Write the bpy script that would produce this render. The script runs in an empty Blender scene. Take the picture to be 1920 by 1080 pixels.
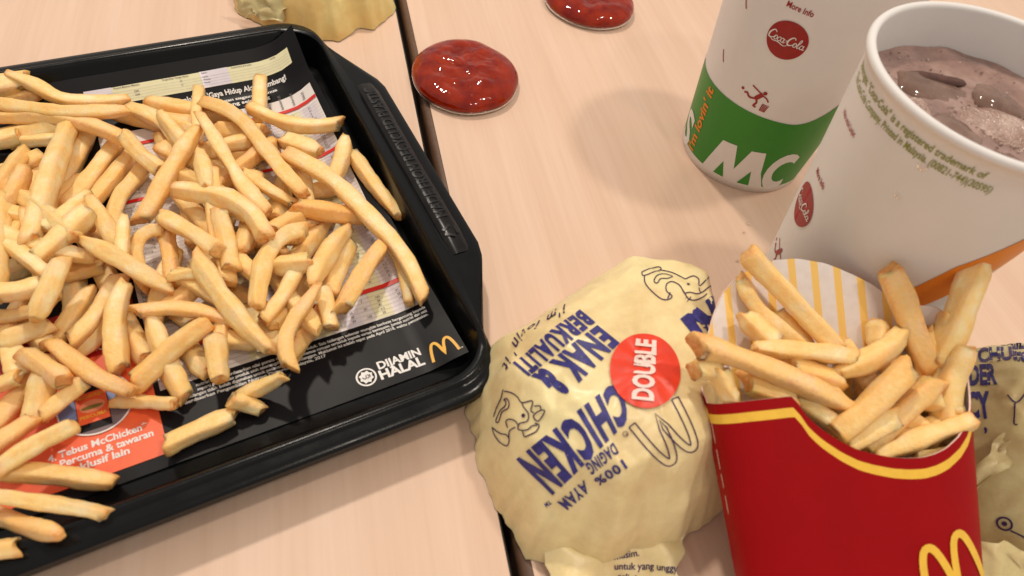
import bpy, bmesh, math, random
from math import sin, cos, pi, radians, hypot, atan2
from mathutils import Vector, Matrix, noise
from mathutils.bvhtree import BVHTree

scene = bpy.context.scene
# ------------------------------------------------------------------ camera
RX = Vector((0.96987196, -0.21027869, 0.12300914))      # image right in the world
RD = Vector((-0.09626909, -0.79465185, -0.5993836))     # image down
RF = Vector((0.22378704, 0.56948337, -0.79095389))      # view direction
cam_d = bpy.data.cameras.new('camera'); cam = bpy.data.objects.new('camera', cam_d)
scene.collection.objects.link(cam); scene.camera = cam
cam_d.sensor_width = 36; cam_d.lens = 36 * 1309.91 / 1920
cam_d.clip_start = 0.01; cam_d.clip_end = 30
m = Matrix.Identity(4)
for i, col in enumerate((RX, -RD, -RF)):
    for j in range(3): m[j][i] = col[j]
m.translation = Vector((0, 0, 0.25)); cam.matrix_world = m
cam_d.dof.use_dof = True; cam_d.dof.focus_distance = 0.335; cam_d.dof.aperture_fstop = 13.0

# ------------------------------------------------------------------ light
w = bpy.data.worlds.new('World'); scene.world = w; w.use_nodes = True
w.node_tree.nodes['Background'].inputs[0].default_value = (1.0, 0.915, 0.83, 1)
w.node_tree.nodes['Background'].inputs[1].default_value = 0.56
def lamp(name, d, h, power, size, col):
    """a round ceiling downlight in direction d (per metre of height) above the table"""
    l = bpy.data.lights.new(name, 'AREA'); l.shape = 'DISK'; l.size = size; l.energy = power; l.color = col
    o = bpy.data.objects.new(name, l); scene.collection.objects.link(o)
    tgt = Vector((0.08, 0.2, 0)); o.location = tgt + Vector((d[0] * h, d[1] * h, h))
    o.rotation_euler = (tgt - o.location).to_track_quat('-Z', 'Y').to_euler()
    return o
WARM = (1.0, 0.89, 0.76)
lamp('ceiling_downlight', (-0.16, 0.55), 1.7, 16.5, 0.12, WARM)
lamp('ceiling_downlight', (0.42, -0.02), 1.7, 8.0, 0.12, WARM)
lamp('ceiling_downlight', (0.15, -0.42), 1.7, 3.2, 0.12, WARM)
vs = scene.view_settings
vs.view_transform = 'Standard'; vs.look = 'None'; vs.exposure = 0.0; vs.gamma = 1.0

# ------------------------------------------------------------------ helpers
C = scene.collection
random.seed(7)
def lin(c): return tuple(((x / 255) / 12.92 if x / 255 <= 0.04045 else ((x / 255 + 0.055) / 1.055) ** 2.4) for x in c)
class NT:
    def __init__(s, name):
        s.mat = bpy.data.materials.new(name); s.mat.use_nodes = True
        s.t = s.mat.node_tree; s.n = s.t.nodes; s.l = s.t.links; s.b = s.n['Principled BSDF']
    def new(s, ty, **k):
        n = s.n.new(ty)
        for a, v in k.items(): setattr(n, a, v)
        return n
    def link(s, a, b): s.l.new(a, b)
    def noise(s, scale, detail=4, rough=0.5, coord='Object', sc=(1, 1, 1)):
        tc = s.new('ShaderNodeTexCoord'); mp = s.new('ShaderNodeMapping'); mp.inputs['Scale'].default_value = sc
        n = s.new('ShaderNodeTexNoise'); n.inputs['Scale'].default_value = scale; n.inputs['Detail'].default_value = detail; n.inputs['Roughness'].default_value = rough
        s.link(tc.outputs[coord], mp.inputs[0]); s.link(mp.outputs[0], n.inputs['Vector']); return n
    def ramp(s, src, stops):
        r = s.new('ShaderNodeValToRGB'); e = r.color_ramp.elements
        while len(e) < len(stops): e.new(0.5)
        for el, (p, c) in zip(e, stops): el.position = p; el.color = (*c, 1)
        s.link(src, r.inputs[0]); return r
    def bump(s, src, strength, dist=0.001):
        b = s.new('ShaderNodeBump'); b.inputs['Strength'].default_value = strength; b.inputs['Distance'].default_value = dist
        s.link(src, b.inputs['Height']); s.link(b.outputs[0], s.b.inputs['Normal']); return b
    def mix(s, fac, a, b, mode='MIX'):
        n = s.new('ShaderNodeMix', data_type='RGBA', blend_type=mode)
        if isinstance(fac, (int, float)): n.inputs[0].default_value = fac
        else: s.link(fac, n.inputs[0])
        for sock, v in ((n.inputs[6], a), (n.inputs[7], b)):
            if isinstance(v, tuple): sock.default_value = (*v, 1)
            else: s.link(v, sock)
        return n.outputs[2]
def plain(name, col, rough=0.5, spec=0.5, wear=0.06, scale=300, coat=0):
    t = NT(name); n = t.noise(scale, 5)
    c = t.ramp(n.outputs[0], [(0.3, tuple(x * (1 - wear) for x in col)), (0.7, tuple(min(1, x * (1 + wear)) for x in col))])
    t.link(c.outputs[0], t.b.inputs['Base Color']); t.b.inputs['Roughness'].default_value = rough
    t.b.inputs['Specular IOR Level'].default_value = spec; t.b.inputs['Coat Weight'].default_value = coat
    return t.mat

# ---- materials
def m_table():
    t = NT('maple_laminate')
    g = t.noise(60, 5, 0.6, sc=(1.0, 0.05, 1)); f = t.noise(420, 3, 0.6, sc=(1.0, 0.03, 1)); b = t.noise(7, 2, 0.5, sc=(1, 0.3, 1))
    c = t.ramp(g.outputs[0], [(0.30, lin((220, 187, 162))), (0.52, lin((226, 194, 170))), (0.72, lin((231, 201, 179)))])
    d = t.ramp(f.outputs[0], [(0.35, (0.95, 0.93, 0.92)), (0.6, (1, 1, 1))])
    e = t.ramp(b.outputs[0], [(0.35, (0.95, 0.94, 0.93)), (0.65, (1, 1, 1))])
    x = t.mix(0.75, c.outputs[0], d.outputs[0], 'MULTIPLY'); x = t.mix(1.0, x, e.outputs[0], 'MULTIPLY')
    t.link(x, t.b.inputs['Base Color']); t.b.inputs['Roughness'].default_value = 0.42
    fine = t.noise(1500, 2); t.bump(fine.outputs[0], 0.06, 0.0003)
    return t.mat
M = {}
M['table'] = m_table()
M['edge_brown'] = plain('brown_edging', lin((96, 68, 50)), 0.42, wear=0.15)
M['edge_black'] = plain('black_edging', (0.010, 0.009, 0.008), 0.5)
def m_tray():
    t = NT('black_tray_plastic'); t.b.inputs['Base Color'].default_value = (0.0040, 0.0045, 0.0050, 1)
    n = t.noise(90, 6, 0.65); r = t.ramp(n.outputs[0], [(0.3, (0.16,) * 3), (0.75, (0.30,) * 3)])
    t.link(r.outputs[0], t.b.inputs['Roughness']); t.b.inputs['Specular IOR Level'].default_value = 0.20
    f = t.noise(900, 2); t.bump(f.outputs[0], 0.05, 0.0003); return t.mat
M['tray'] = m_tray()
M['grip'] = plain('worn_grip_plastic', (0.007, 0.006, 0.0065), 0.28, 0.26, 0.5, 160)
M['tray_text'] = plain('tray_embossing', (0.004, 0.004, 0.004), 0.30, 0.5)
M['ink_black'] = plain('paper_black_print', lin((20, 19, 22)), 0.42, 0.16, 0.2, 40)
M['paper_white'] = plain('paper_white_print', lin((222, 214, 210)), 0.45, 0.4, 0.03, 200)
M['paper_cream'] = plain('paper_cream_print', lin((222, 216, 176)), 0.45, 0.4, 0.03)
M['paper_lilac'] = plain('paper_lilac_print', lin((214, 206, 214)), 0.45, 0.4, 0.03)
M['ink_grey'] = plain('grey_print', lin((110, 104, 104)), 0.5)
M['ink_line'] = plain('pale_rule_print', lin((178, 170, 168)), 0.5)
M['ink_red'] = plain('red_print', lin((206, 34, 26)), 0.42)
M['ink_dark_red'] = plain('deep_red_print', lin((168, 22, 20)), 0.42)
M['ink_orange'] = plain('orange_print', lin((236, 98, 52)), 0.42)
M['ink_text'] = plain('white_print', lin((230, 226, 222)), 0.45)
M['ink_gold'] = plain('golden_print', lin((240, 180, 60)), 0.42)
M['ink_blue_pic'] = plain('photo_blue_print', lin((120, 142, 190)), 0.42)
M['ink_grey_pic'] = plain('photo_grey_print', lin((112, 96, 100)), 0.42)
M['ink_pale_pic'] = plain('photo_pale_print', lin((236, 150, 110)), 0.42)
M['ink_green_pic'] = plain('photo_green_print', lin((130, 120, 60)), 0.42)
M['cup'] = plain('white_cup_board', lin((226, 222, 219)), 0.48, 0.35, 0.015, 120)
M['cup_green'] = plain('green_cup_print', lin((46, 132, 34)), 0.42, 0.45, 0.03)
M['cup_orange'] = plain('orange_cup_print', lin((226, 128, 22)), 0.42, 0.45, 0.03)
M['cup_red'] = plain('crimson_cup_print', lin((150, 16, 24)), 0.42)
M['cup_olive'] = plain('olive_cup_print', lin((136, 140, 52)), 0.5)
M['carton_red'] = plain('carton_red', lin((152, 0, 7)), 0.48, 0.14, 0.05, 60)
M['carton_yellow'] = plain('carton_yellow', lin((240, 190, 62)), 0.42)
M['carton_edge'] = plain('carton_cut_edge', lin((240, 205, 190)), 0.6)
M['wrap_ink'] = plain('indigo_print', lin((50, 46, 116)), 0.5, 0.4, 0.35, 500)
M['wrap_line'] = plain('purple_line_print', lin((50, 26, 78)), 0.5)
M['sticker_red'] = plain('sticker_orange_red', lin((228, 58, 28)), 0.38)
M['sticker_text'] = plain('sticker_white', lin((238, 214, 204)), 0.45)
def m_stripes():
    t = NT('striped_lining'); tc = t.new('ShaderNodeTexCoord'); sp = t.new('ShaderNodeSeparateXYZ'); t.link(tc.outputs['UV'], sp.inputs[0])
    a = t.new('ShaderNodeMath', operation='FRACT'); t.link(sp.outputs[0], a.inputs[0])
    b = t.new('ShaderNodeMath', operation='LESS_THAN'); t.link(a.outputs[0], b.inputs[0]); b.inputs[1].default_value = 0.33
    n = t.noise(300, 3); wv = t.ramp(n.outputs[0], [(0.3, lin((232, 222, 216))), (0.7, lin((240, 231, 226)))])
    t.link(t.mix(b.outputs[0], wv.outputs[0], lin((250, 205, 110))), t.b.inputs['Base Color']); t.b.inputs['Roughness'].default_value = 0.5
    return t.mat
M['lining'] = m_stripes()
def m_wrapper(name, a, b, c):
    t = NT(name); n = t.noise(28, 6, 0.62); f = t.noise(160, 5, 0.6)
    r = t.ramp(n.outputs[0], [(0.30, a), (0.5, b), (0.72, c)]); g = t.ramp(f.outputs[0], [(0.3, (0.93, 0.92, 0.90)), (0.65, (1, 1, 1))])
    t.link(t.mix(1.0, r.outputs[0], g.outputs[0], 'MULTIPLY'), t.b.inputs['Base Color'])
    t.b.inputs['Roughness'].default_value = 0.36; t.b.inputs['Specular IOR Level'].default_value = 0.5
    k = t.noise(17, 2.0, 0.45); k.noise_type = 'RIDGED_MULTIFRACTAL'; q = t.noise(75, 5, 0.65)
    sm = t.new('ShaderNodeMath', operation='MULTIPLY_ADD'); t.link(k.outputs[0], sm.inputs[0]); sm.inputs[1].default_value = 0.75; q2 = t.new('ShaderNodeMath', operation='MULTIPLY'); t.link(q.outputs[0], q2.inputs[0]); q2.inputs[1].default_value = 0.30; t.link(q2.outputs[0], sm.inputs[2])
    t.b.inputs['Subsurface Weight'].default_value = 0.25; t.b.inputs['Subsurface Radius'].default_value = (1, 0.75, 0.35); t.b.inputs['Subsurface Scale'].default_value = 0.003
    t.bump(sm.outputs[0], 0.7, 0.0028)
    return t.mat
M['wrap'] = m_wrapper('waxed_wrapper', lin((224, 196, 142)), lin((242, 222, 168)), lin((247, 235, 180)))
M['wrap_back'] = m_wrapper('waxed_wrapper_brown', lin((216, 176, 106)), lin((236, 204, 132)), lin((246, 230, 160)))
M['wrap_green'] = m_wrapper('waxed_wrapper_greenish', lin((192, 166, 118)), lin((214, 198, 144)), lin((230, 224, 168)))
def m_fry(name, tint):
    t = NT(name); at = t.new('ShaderNodeAttribute', attribute_name='crisp'); oi = t.new('ShaderNodeObjectInfo')
    n = t.noise(130, 5, 0.6); n2 = t.noise(700, 3, 0.6)
    base = t.ramp(n.outputs[0], [(0.28, lin((252, 200, 116))), (0.5, lin((255, 221, 154))), (0.72, lin((255, 238, 196)))])
    tone = t.ramp(oi.outputs['Random'], [(0.0, (0.97, 0.86, 0.70)), (0.3, (1, 0.96, 0.90)), (1.0, (1, 1, 1))])
    x = t.mix(1.0, base.outputs[0], tone.outputs[0], 'MULTIPLY')
    br = t.ramp(n2.outputs[0], [(0.35, lin((206, 122, 40))), (0.7, lin((236, 168, 80)))])
    ad = t.new('ShaderNodeMath', operation='MULTIPLY'); t.link(at.outputs['Fac'], ad.inputs[0])
    nm = t.new('ShaderNodeMath', operation='MULTIPLY_ADD'); t.link(n.outputs[0], nm.inputs[0]); nm.inputs[1].default_value = 2.2; nm.inputs[2].default_value = -0.45; nm.use_clamp = True
    t.link(nm.outputs[0], ad.inputs[1]); ad.use_clamp = True
    x = t.mix(ad.outputs[0], x, br.outputs[0]); x = t.mix(1.0, x, tint, 'MULTIPLY')
    t.link(x, t.b.inputs['Base Color']); t.b.inputs['Roughness'].default_value = 0.36; t.b.inputs['Specular IOR Level'].default_value = 0.45
    t.b.inputs['Subsurface Weight'].default_value = 0.45; t.b.inputs['Subsurface Radius'].default_value = (1, 0.52, 0.2); t.b.inputs['Subsurface Scale'].default_value = 0.0032
    f = t.noise(620, 5, 0.65); t.bump(f.outputs[0], 0.5, 0.0009)
    return t.mat
M['fry'] = m_fry('fried_potato', (1, 1, 1))
def m_sauce():
    t = NT('chilli_sauce'); n = t.noise(120, 4); c = t.ramp(n.outputs[0], [(0.3, lin((118, 12, 0))), (0.7, lin((158, 42, 1)))])
    t.link(c.outputs[0], t.b.inputs['Base Color']); t.b.inputs['Roughness'].default_value = 0.07
    t.b.inputs['Subsurface Weight'].default_value = 0.6; t.b.inputs['Subsurface Radius'].default_value = (1, 0.26, 0.02); t.b.inputs['Subsurface Scale'].default_value = 0.010
    t.b.inputs['Specular IOR Level'].default_value = 0.4
    f = t.noise(150, 1.5, 0.5); t.bump(f.outputs[0], 0.35, 0.0022); return t.mat
M['sauce'] = m_sauce()
def m_clear():
    t = NT('clear_plastic'); t.b.inputs['Base Color'].default_value = (0.98, 0.93, 0.88, 1); t.b.inputs['Transmission Weight'].default_value = 0.95
    t.b.inputs['Roughness'].default_value = 0.08; t.b.inputs['IOR'].default_value = 1.3; return t.mat
M['clear'] = m_clear()
def m_drink():
    t = NT('iced_chocolate'); n = t.noise(70, 5, 0.6); f = t.noise(500, 3, 0.6)
    c = t.ramp(n.outputs[0], [(0.35, lin((128, 100, 92))), (0.55, lin((154, 124, 114))), (0.75, lin((184, 156, 146)))])
    t.link(c.outputs[0], t.b.inputs['Base Color']); t.b.inputs['Roughness'].default_value = 0.12; t.b.inputs['Coat Weight'].default_value = 0.4
    t.bump(f.outputs[0], 0.12, 0.0006); return t.mat
M['drink'] = m_drink()
def m_ice():
    t = NT('chocolate_coated_ice'); n = t.noise(110, 4); c = t.ramp(n.outputs[0], [(0.3, lin((150, 116, 100))), (0.7, lin((196, 164, 148)))])
    t.link(c.outputs[0], t.b.inputs['Base Color']); t.b.inputs['Roughness'].default_value = 0.1; t.b.inputs['Transmission Weight'].default_value = 0.6; t.b.inputs['IOR'].default_value = 1.31
    t.b.inputs['Coat Weight'].default_value = 0.5; t.b.inputs['Coat Roughness'].default_value = 0.06
    return t.mat
M['ice'] = m_ice()
M['drink_dark'] = plain('dark_chocolate_drink', lin((84, 54, 46)), 0.1, 0.5, 0.2)
def m_foam():
    t = NT('drink_foam'); vo = t.new('ShaderNodeTexVoronoi'); vo.inputs['Scale'].default_value = 900; tc = t.new('ShaderNodeTexCoord'); t.link(tc.outputs['Object'], vo.inputs['Vector'])
    n = t.noise(160, 4); c = t.ramp(n.outputs[0], [(0.35, lin((160, 128, 116))), (0.7, lin((202, 176, 164)))]); t.link(c.outputs[0], t.b.inputs['Base Color']); t.b.inputs['Roughness'].default_value = 0.18
    t.bump(vo.outputs['Distance'], 0.8, 0.0012).invert = True; return t.mat
M['foam'] = m_foam()
M['drop'] = M['clear']

# ---- object helpers
def mesh_obj(name, verts, faces, mats, parent=None, fmats=None, smooth=False, mw=None):
    me = bpy.data.meshes.new(name); me.from_pydata([tuple(v) for v in verts], [], faces); me.update()
    for mt in (mats if isinstance(mats, (list, tuple)) else [mats]): me.materials.append(mt)
    if fmats: me.polygons.foreach_set('material_index', fmats)
    if smooth: me.polygons.foreach_set('use_smooth', [True] * len(me.polygons))
    o = bpy.data.objects.new(name, me); C.objects.link(o)
    if parent: o.parent = parent
    if mw is not None: o.matrix_world = mw
    return o
def tag(o, label, cat, group=None):
    o['label'] = label; o['category'] = cat
    if group: o['group'] = group
    return o
def empty(name, loc, label, cat, rz=0, group=None):
    o = bpy.data.objects.new(name, None); C.objects.link(o); o.location = loc; o.rotation_euler = (0, 0, rz); o.empty_display_size = 0.01
    return tag(o, label, cat, group)
def grid_faces(nu, nv, closed_u=False):
    f = []
    for j in range(nv - 1):
        for i in range(nu if closed_u else nu - 1):
            a = j * nu + i; b = j * nu + (i + 1) % nu
            f.append((a, b, b + nu, a + nu))
    return f
# ---- 2D print shapes: lists of (verts2d, faces)
def text2d(s, height, bold=0.0, xs=1.0, width=None, shear=0.0, spacing=1.0, align='LEFT'):
    """flat lettering: cap height in metres, optional total width"""
    cu = bpy.data.curves.new('lettering', 'FONT'); cu.body = s; cu.size = 1.0; cu.offset = bold; cu.resolution_u = 3
    cu.shear = shear; cu.space_character = spacing
    ob = bpy.data.objects.new('lettering', cu); C.objects.link(ob)
    dg = bpy.context.evaluated_depsgraph_get(); dg.update()
    me = bpy.data.meshes.new_from_object(ob.evaluated_get(dg))
    v = [(p.co.x, p.co.y) for p in me.vertices]; f = [tuple(p.vertices) for p in me.polygons]
    bpy.data.objects.remove(ob); bpy.data.curves.remove(cu); bpy.data.meshes.remove(me)
    if not v: return ([], [])
    k = height / 0.70
    x0 = min(p[0] for p in v); x1 = max(p[0] for p in v)
    kx = (width / (x1 - x0)) if width else k * xs
    off = -x0 * kx
    if align == 'CENTER': off = -(x0 + x1) / 2 * kx
    return ([(p[0] * kx + off, p[1] * k) for p in v], f)
def place(sh, o, d, up=None):
    """put a 2D shape at origin o with reading direction d (and up vector, default 90 deg left of d)"""
    L = hypot(*d); d = (d[0] / L, d[1] / L)
    up = up or (-d[1], d[0])
    return ([(o[0] + x * d[0] + y * up[0], o[1] + x * d[1] + y * up[1]) for x, y in sh[0]], sh[1])
def join(shapes):
    V, F = [], []
    for v, f in shapes:
        n = len(V); V += v; F += [tuple(i + n for i in q) for q in f]
    return (V, F)
def stroke(pts, wd, closed=False):
    n = len(pts); V = []; F = []
    for i, p in enumerate(pts):
        a = pts[i - 1] if (i > 0 or closed) else p; b = pts[(i + 1) % n] if (i < n - 1 or closed) else p
        dx, dy = b[0] - a[0], b[1] - a[1]; L = hypot(dx, dy) or 1
        w2 = (wd[i] if isinstance(wd, (list, tuple)) else wd) / 2
        V += [(p[0] - dy / L * w2, p[1] + dx / L * w2), (p[0] + dy / L * w2, p[1] - dx / L * w2)]
    for i in range(n if closed else n - 1):
        j = (i + 1) % n; F.append((2 * i, 2 * i + 1, 2 * j + 1, 2 * j))
    return (V, F)
def smooth_line(pts, k=4):
    out = []
    P = [Vector(p) for p in pts]; n = len(P)
    for i in range(n - 1):
        p0 = P[max(i - 1, 0)]; p1 = P[i]; p2 = P[i + 1]; p3 = P[min(i + 2, n - 1)]
        for j in range(k):
            t = j / k
            q = 0.5 * ((2 * p1) + (p2 - p0) * t + (2 * p0 - 5 * p1 + 4 * p2 - p3) * t * t + (3 * p1 - p0 - 3 * p2 + p3) * t ** 3)
            out.append(tuple(q))
    out.append(tuple(P[-1])); return out
def rect(x0, x1, y0, y1): return ([(x0, y0), (x1, y0), (x1, y1), (x0, y1)], [(0, 1, 2, 3)])
def disc(cx, cy, rx, ry=None, n=40, a0=0):
    ry = ry or rx
    return ([(cx, cy)] + [(cx + rx * cos(2 * pi * i / n), cy + ry * sin(2 * pi * i / n)) for i in range(n)], [(0, 1 + i, 1 + (i + 1) % n) for i in range(n)])
def ring(cx, cy, r0, r1, n=40):
    return ([(cx + r * cos(2 * pi * i / n), cy + r * sin(2 * pi * i / n)) for i in range(n) for r in (r0, r1)], [(2 * i, 2 * i + 1, (2 * i + 3) % (2 * n), (2 * i + 2) % (2 * n)) for i in range(n)])
def arches_path(w, h, n=14):
    out = []
    for s, c in ((0, -w * 0.25), (1, w * 0.25)):
        for i in range(n + 1):
            if s == 1 and i == 0: continue
            x = c - w * 0.25 + w * 0.5 * i / n; q = abs((x - c) / (w * 0.25))
            base = 0.0 if (s == 0 and i < n / 2) or (s == 1 and i > n / 2) else 0.12
            out.append((x, h * (base + (1 - base) * (1 - q ** 2.5))))
    return out
def arches(w, h, t): return stroke(arches_path(w, h), t)
def shift(sh, dx, dy): return ([(x + dx, y + dy) for x, y in sh[0]], sh[1])
def script_logo(wd):
    """flowing two-word soft-drink script, unit cap height 1, drawn with a pen"""
    S = []
    def C_(x, s=1.0):
        pts = [(x + 0.62, 0.78), (x + 0.5, 0.95), (x + 0.3, 0.95), (x + 0.1, 0.7), (x, 0.35), (x + 0.08, 0.06), (x + 0.3, 0.0), (x + 0.55, 0.14), (x + 0.75, 0.34)]
        S.append(stroke(smooth_line(pts), [0.06 + 0.10 * sin(pi * i / 32) for i in range(33)]))
    def o_(x): S.append(stroke([(x + 0.17 + 0.16 * cos(a * pi / 8), 0.24 + 0.24 * sin(a * pi / 8)) for a in range(16)], 0.085, True))
    def c_(x): S.append(stroke(smooth_line([(x + 0.32, 0.38), (x + 0.2, 0.48), (x + 0.04, 0.3), (x + 0.06, 0.08), (x + 0.2, 0.0), (x + 0.4, 0.16)]), 0.085))
    def a_(x): o_(x); S.append(stroke(smooth_line([(x + 0.36, 0.48), (x + 0.33, 0.1), (x + 0.4, 0.0), (x + 0.52, 0.14)]), 0.08))
    def l_(x): S.append(stroke(smooth_line([(x, 0.15), (x + 0.22, 0.7), (x + 0.2, 1.0), (x + 0.1, 0.9), (x + 0.06, 0.3), (x + 0.14, 0.0), (x + 0.3, 0.16)]), 0.085))
    C_(0); o_(0.62); c_(1.0); a_(1.36); S.append(stroke([(1.86, 0.32), (2.06, 0.36)], 0.09)); C_(2.1); o_(2.72); l_(3.1); a_(3.42)
    S.append(stroke(smooth_line([(0.3, 0.0), (0.6, -0.18), (1.2, -0.12), (1.9, -0.3), (2.3, -0.05)]), [0.03 + 0.08 * sin(pi * i / 16) for i in range(17)]))
    sh = join(S); return ([((x - 1.98) * wd / 3.96 + y * 0.12 * wd / 3.96, (y - 0.35) * wd / 3.96) for x, y in sh[0]], sh[1])
def decal(name, shape, mapper, mat, parent, cut=None, smooth=True):
    """flat print wrapped on a surface: cut into cells, then mapped point by point"""
    if not shape[0]: return None
    bm = bmesh.new(); vs_ = [bm.verts.new((x, y, 0)) for x, y in shape[0]]
    for f in shape[1]:
        try: bm.faces.new([vs_[i] for i in f])
        except ValueError: pass
    if cut:
        xs = [v.co.x for v in bm.verts]; ys = [v.co.y for v in bm.verts]
        for ax, lo, hi, st in ((0, min(xs), max(xs), cut[0]), (1, min(ys), max(ys), cut[1])):
            if not st: continue
            k = math.ceil(lo / st) * st
            while k < hi:
                co = (k, 0, 0) if ax == 0 else (0, k, 0); no = (1, 0, 0) if ax == 0 else (0, 1, 0)
                bmesh.ops.bisect_plane(bm, geom=bm.verts[:] + bm.edges[:] + bm.faces[:], plane_co=co, plane_no=no)
                k += st
    for v in bm.verts: v.co = mapper(v.co.x, v.co.y)
    me = bpy.data.meshes.new(name); bm.to_mesh(me); bm.free(); me.materials.append(mat)
    if smooth: me.polygons.foreach_set('use_smooth', [True] * len(me.polygons))
    o = bpy.data.objects.new(name, me); C.objects.link(o)
    if parent:
        o.parent = parent
    return o

# ------------------------------------------------------------------ setting: two table tops with a gap between them
def table(name, x0, x1, edge_side, edge_mat, rad, ymin=-0.35, ymax=0.95, th=0.03):
    """laminate board; edge_side +1: banding along its right side, -1: along its left"""
    xa, xb = (x0, x1 - rad) if edge_side > 0 else (x0 + rad, x1)
    v = [(xa, ymin, 0), (xb, ymin, 0), (xb, ymax, 0), (xa, ymax, 0), (xa, ymin, -th), (xb, ymin, -th), (xb, ymax, -th), (xa, ymax, -th)]
    f = [(0, 1, 2, 3), (7, 6, 5, 4), (0, 4, 5, 1), (1, 5, 6, 2), (2, 6, 7, 3), (3, 7, 4, 0)]
    o = mesh_obj(name, v, f, M['table']); o['kind'] = 'structure'
    prof = []
    xe = xb if edge_side > 0 else xa
    for i in range(9):
        a = pi / 2 * i / 8; prof.append((xe + edge_side * (0.0002 + rad * sin(a)), -0.0003 - rad * (1 - cos(a))))
    prof.append((xe + edge_side * (rad + 0.0002), -th)); prof.append((xe + edge_side * 0.0002, -th))
    n = len(prof); vv = [(x, ymin, z) for x, z in prof] + [(x, ymax, z) for x, z in prof]
    ff = [(i, (i + 1) % n, (i + 1) % n + n, i + n) for i in range(n)]
    e = mesh_obj('edge_banding', vv, ff, edge_mat, o, smooth=False)
    return o
table('table_top', -0.9, 0.0445, 1, M['edge_black'], 0.0008)
table('table_top', 0.0478, 1.1, -1, M['edge_brown'], 0.0042)
fl = mesh_obj('floor', [(-3, -3, -0.74), (3, -3, -0.74), (3, 3, -0.74), (-3, 3, -0.74)], [(0, 1, 2, 3)], plain('dark_floor_tile', (0.03, 0.025, 0.022), 0.5)); fl['kind'] = 'structure'

# ------------------------------------------------------------------ tray
TA = Vector((0.96723163, 0.25389559, 0)); TB = Vector((-0.25389559, 0.96723163, 0))
RZ = atan2(TA.y, TA.x)
AC, BC = -0.085, 0.2283                     # tray centre in tray axes
HL, HW = 0.169, 0.1248
def rrect(hl, hw, r, z, bulge=0.0):
    pts = []; nc = 10; ns = 30
    def bl(y):
        t = min(1, max(0, (0.100 - abs(y)) / 0.040)); return bulge * t
    for (sx, sy, a0) in ((1, 1, 0), (-1, 1, 90), (-1, -1, 180), (1, -1, 270)):
        for i in range(nc):
            a = radians(a0 + 90 * i / (nc - 1))
            x = sx * (hl - r) + r * cos(a); y = sy * (hw - r) + r * sin(a)
            pts.append((x + math.copysign(bl(y), x), y, z))
        # straight run to the next corner
        if (sx, sy) in ((1, 1), (-1, -1)):
            for i in range(1, ns): pts.append((sx * (hl - r) * (1 - 2 * i / ns), sy * hw, z))
        else:
            for i in range(1, ns):
                y = sy * (hw - r) * (1 - 2 * i / ns); pts.append((sx * (hl + bl(y)), y, z))
    return pts
tray = empty('serving_tray', TA * AC + TB * BC, 'black plastic serving tray covered with french fries, its handle towards the cups', 'tray', RZ)
loops = [rrect(HL - 0.020, HW - 0.030, 0.008, 0.0028), rrect(HL - 0.0060, HW - 0.0200, 0.010, 0.0031), rrect(HL - 0.0040, HW - 0.0178, 0.011, 0.0046),
         rrect(HL - 0.0024, HW - 0.0112, 0.015, 0.0190), rrect(HL - 0.0018, HW - 0.0100, 0.019, 0.0212), rrect(HL - 0.0010, HW - 0.0085, 0.019, 0.0220),
         rrect(HL, HW - 0.0072, 0.019, 0.0218), rrect(HL + 0.0006, HW - 0.0060, 0.019, 0.0206, 0.0030), rrect(HL + 0.0005, HW - 0.0050, 0.019, 0.0205, 0.0040), rrect(HL + 0.0002, HW - 0.0034, 0.019, 0.0204, 0.0140), rrect(HL, HW - 0.0012, 0.019, 0.0201, 0.0172),
         rrect(HL + 0.0006, HW - 0.0002, 0.019, 0.0192, 0.0182), rrect(HL + 0.0008, HW, 0.019, 0.0162, 0.0186), rrect(HL - 0.0008, HW - 0.0016, 0.019, 0.0162, 0.0182), rrect(HL - 0.0010, HW - 0.0018, 0.019, 0.0172, 0.0170), rrect(HL - 0.0012, HW - 0.0098, 0.016, 0.0178), rrect(HL - 0.0028, HW - 0.0166, 0.012, 0.0036), rrect(HL - 0.0045, HW - 0.0186, 0.011, 0.0008)]
nu = len(loops[0]); tv = [p for l in loops for p in l]; tf = grid_faces(nu, len(loops), True)
tf = [tuple(reversed(q)) for q in tf]
# floor disc and underside
tf.append(tuple(range(nu))); tf.append(tuple(reversed(range((len(loops) - 1) * nu, len(loops) * nu))))
to = mesh_obj('tray_body', tv, tf, M['tray'], tray, smooth=True)
mod = to.modifiers.new('bevel', 'EDGE_SPLIT'); mod.split_angle = radians(38)
# raised grip panel on the handle with embossed lettering
def grip(sign):
    x0, x1 = HL + 0.0042, HL + 0.0140; y0 = 0.060; n = 12; v = []; f = []
    prof = [(0, 0.0206), (0.0006, 0.0222), (0.0035, 0.0226), (0.0070, 0.0223), (0.0092, 0.0216), (0.0098, 0.0200)]
    for j in range(n + 1):
        y = -y0 + 2 * y0 * j / n; e = 0.0006 if j in (0, n) else 0
        for (dx, z) in prof: v.append((sign * (x0 + dx), y * sign, z - (0.0016 if j in (0, n) else 0)))
    f = grid_faces(len(prof), n + 1)
    f = [tuple(reversed(q)) for q in f]
    return mesh_obj('grip_panel', v, f, M['grip'], tray, smooth=True)
gp = grip(1); grip(-1)
def grip_map(x, y):   # x along the handle (reading direction), y across it
    X = HL + 0.0091 - y; dx = X - (HL + 0.0042)
    pr = [(0, 0.0206), (0.0006, 0.0222), (0.0035, 0.0226), (0.0070, 0.0223), (0.0092, 0.0216), (0.0098, 0.0200)]
    for (a, za), (b, zb) in zip(pr, pr[1:]):
        if a <= dx <= b: return (X, x, za + (zb - za) * (dx - a) / (b - a) + 0.00035)
    return (X, x, 0.0224)
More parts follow.
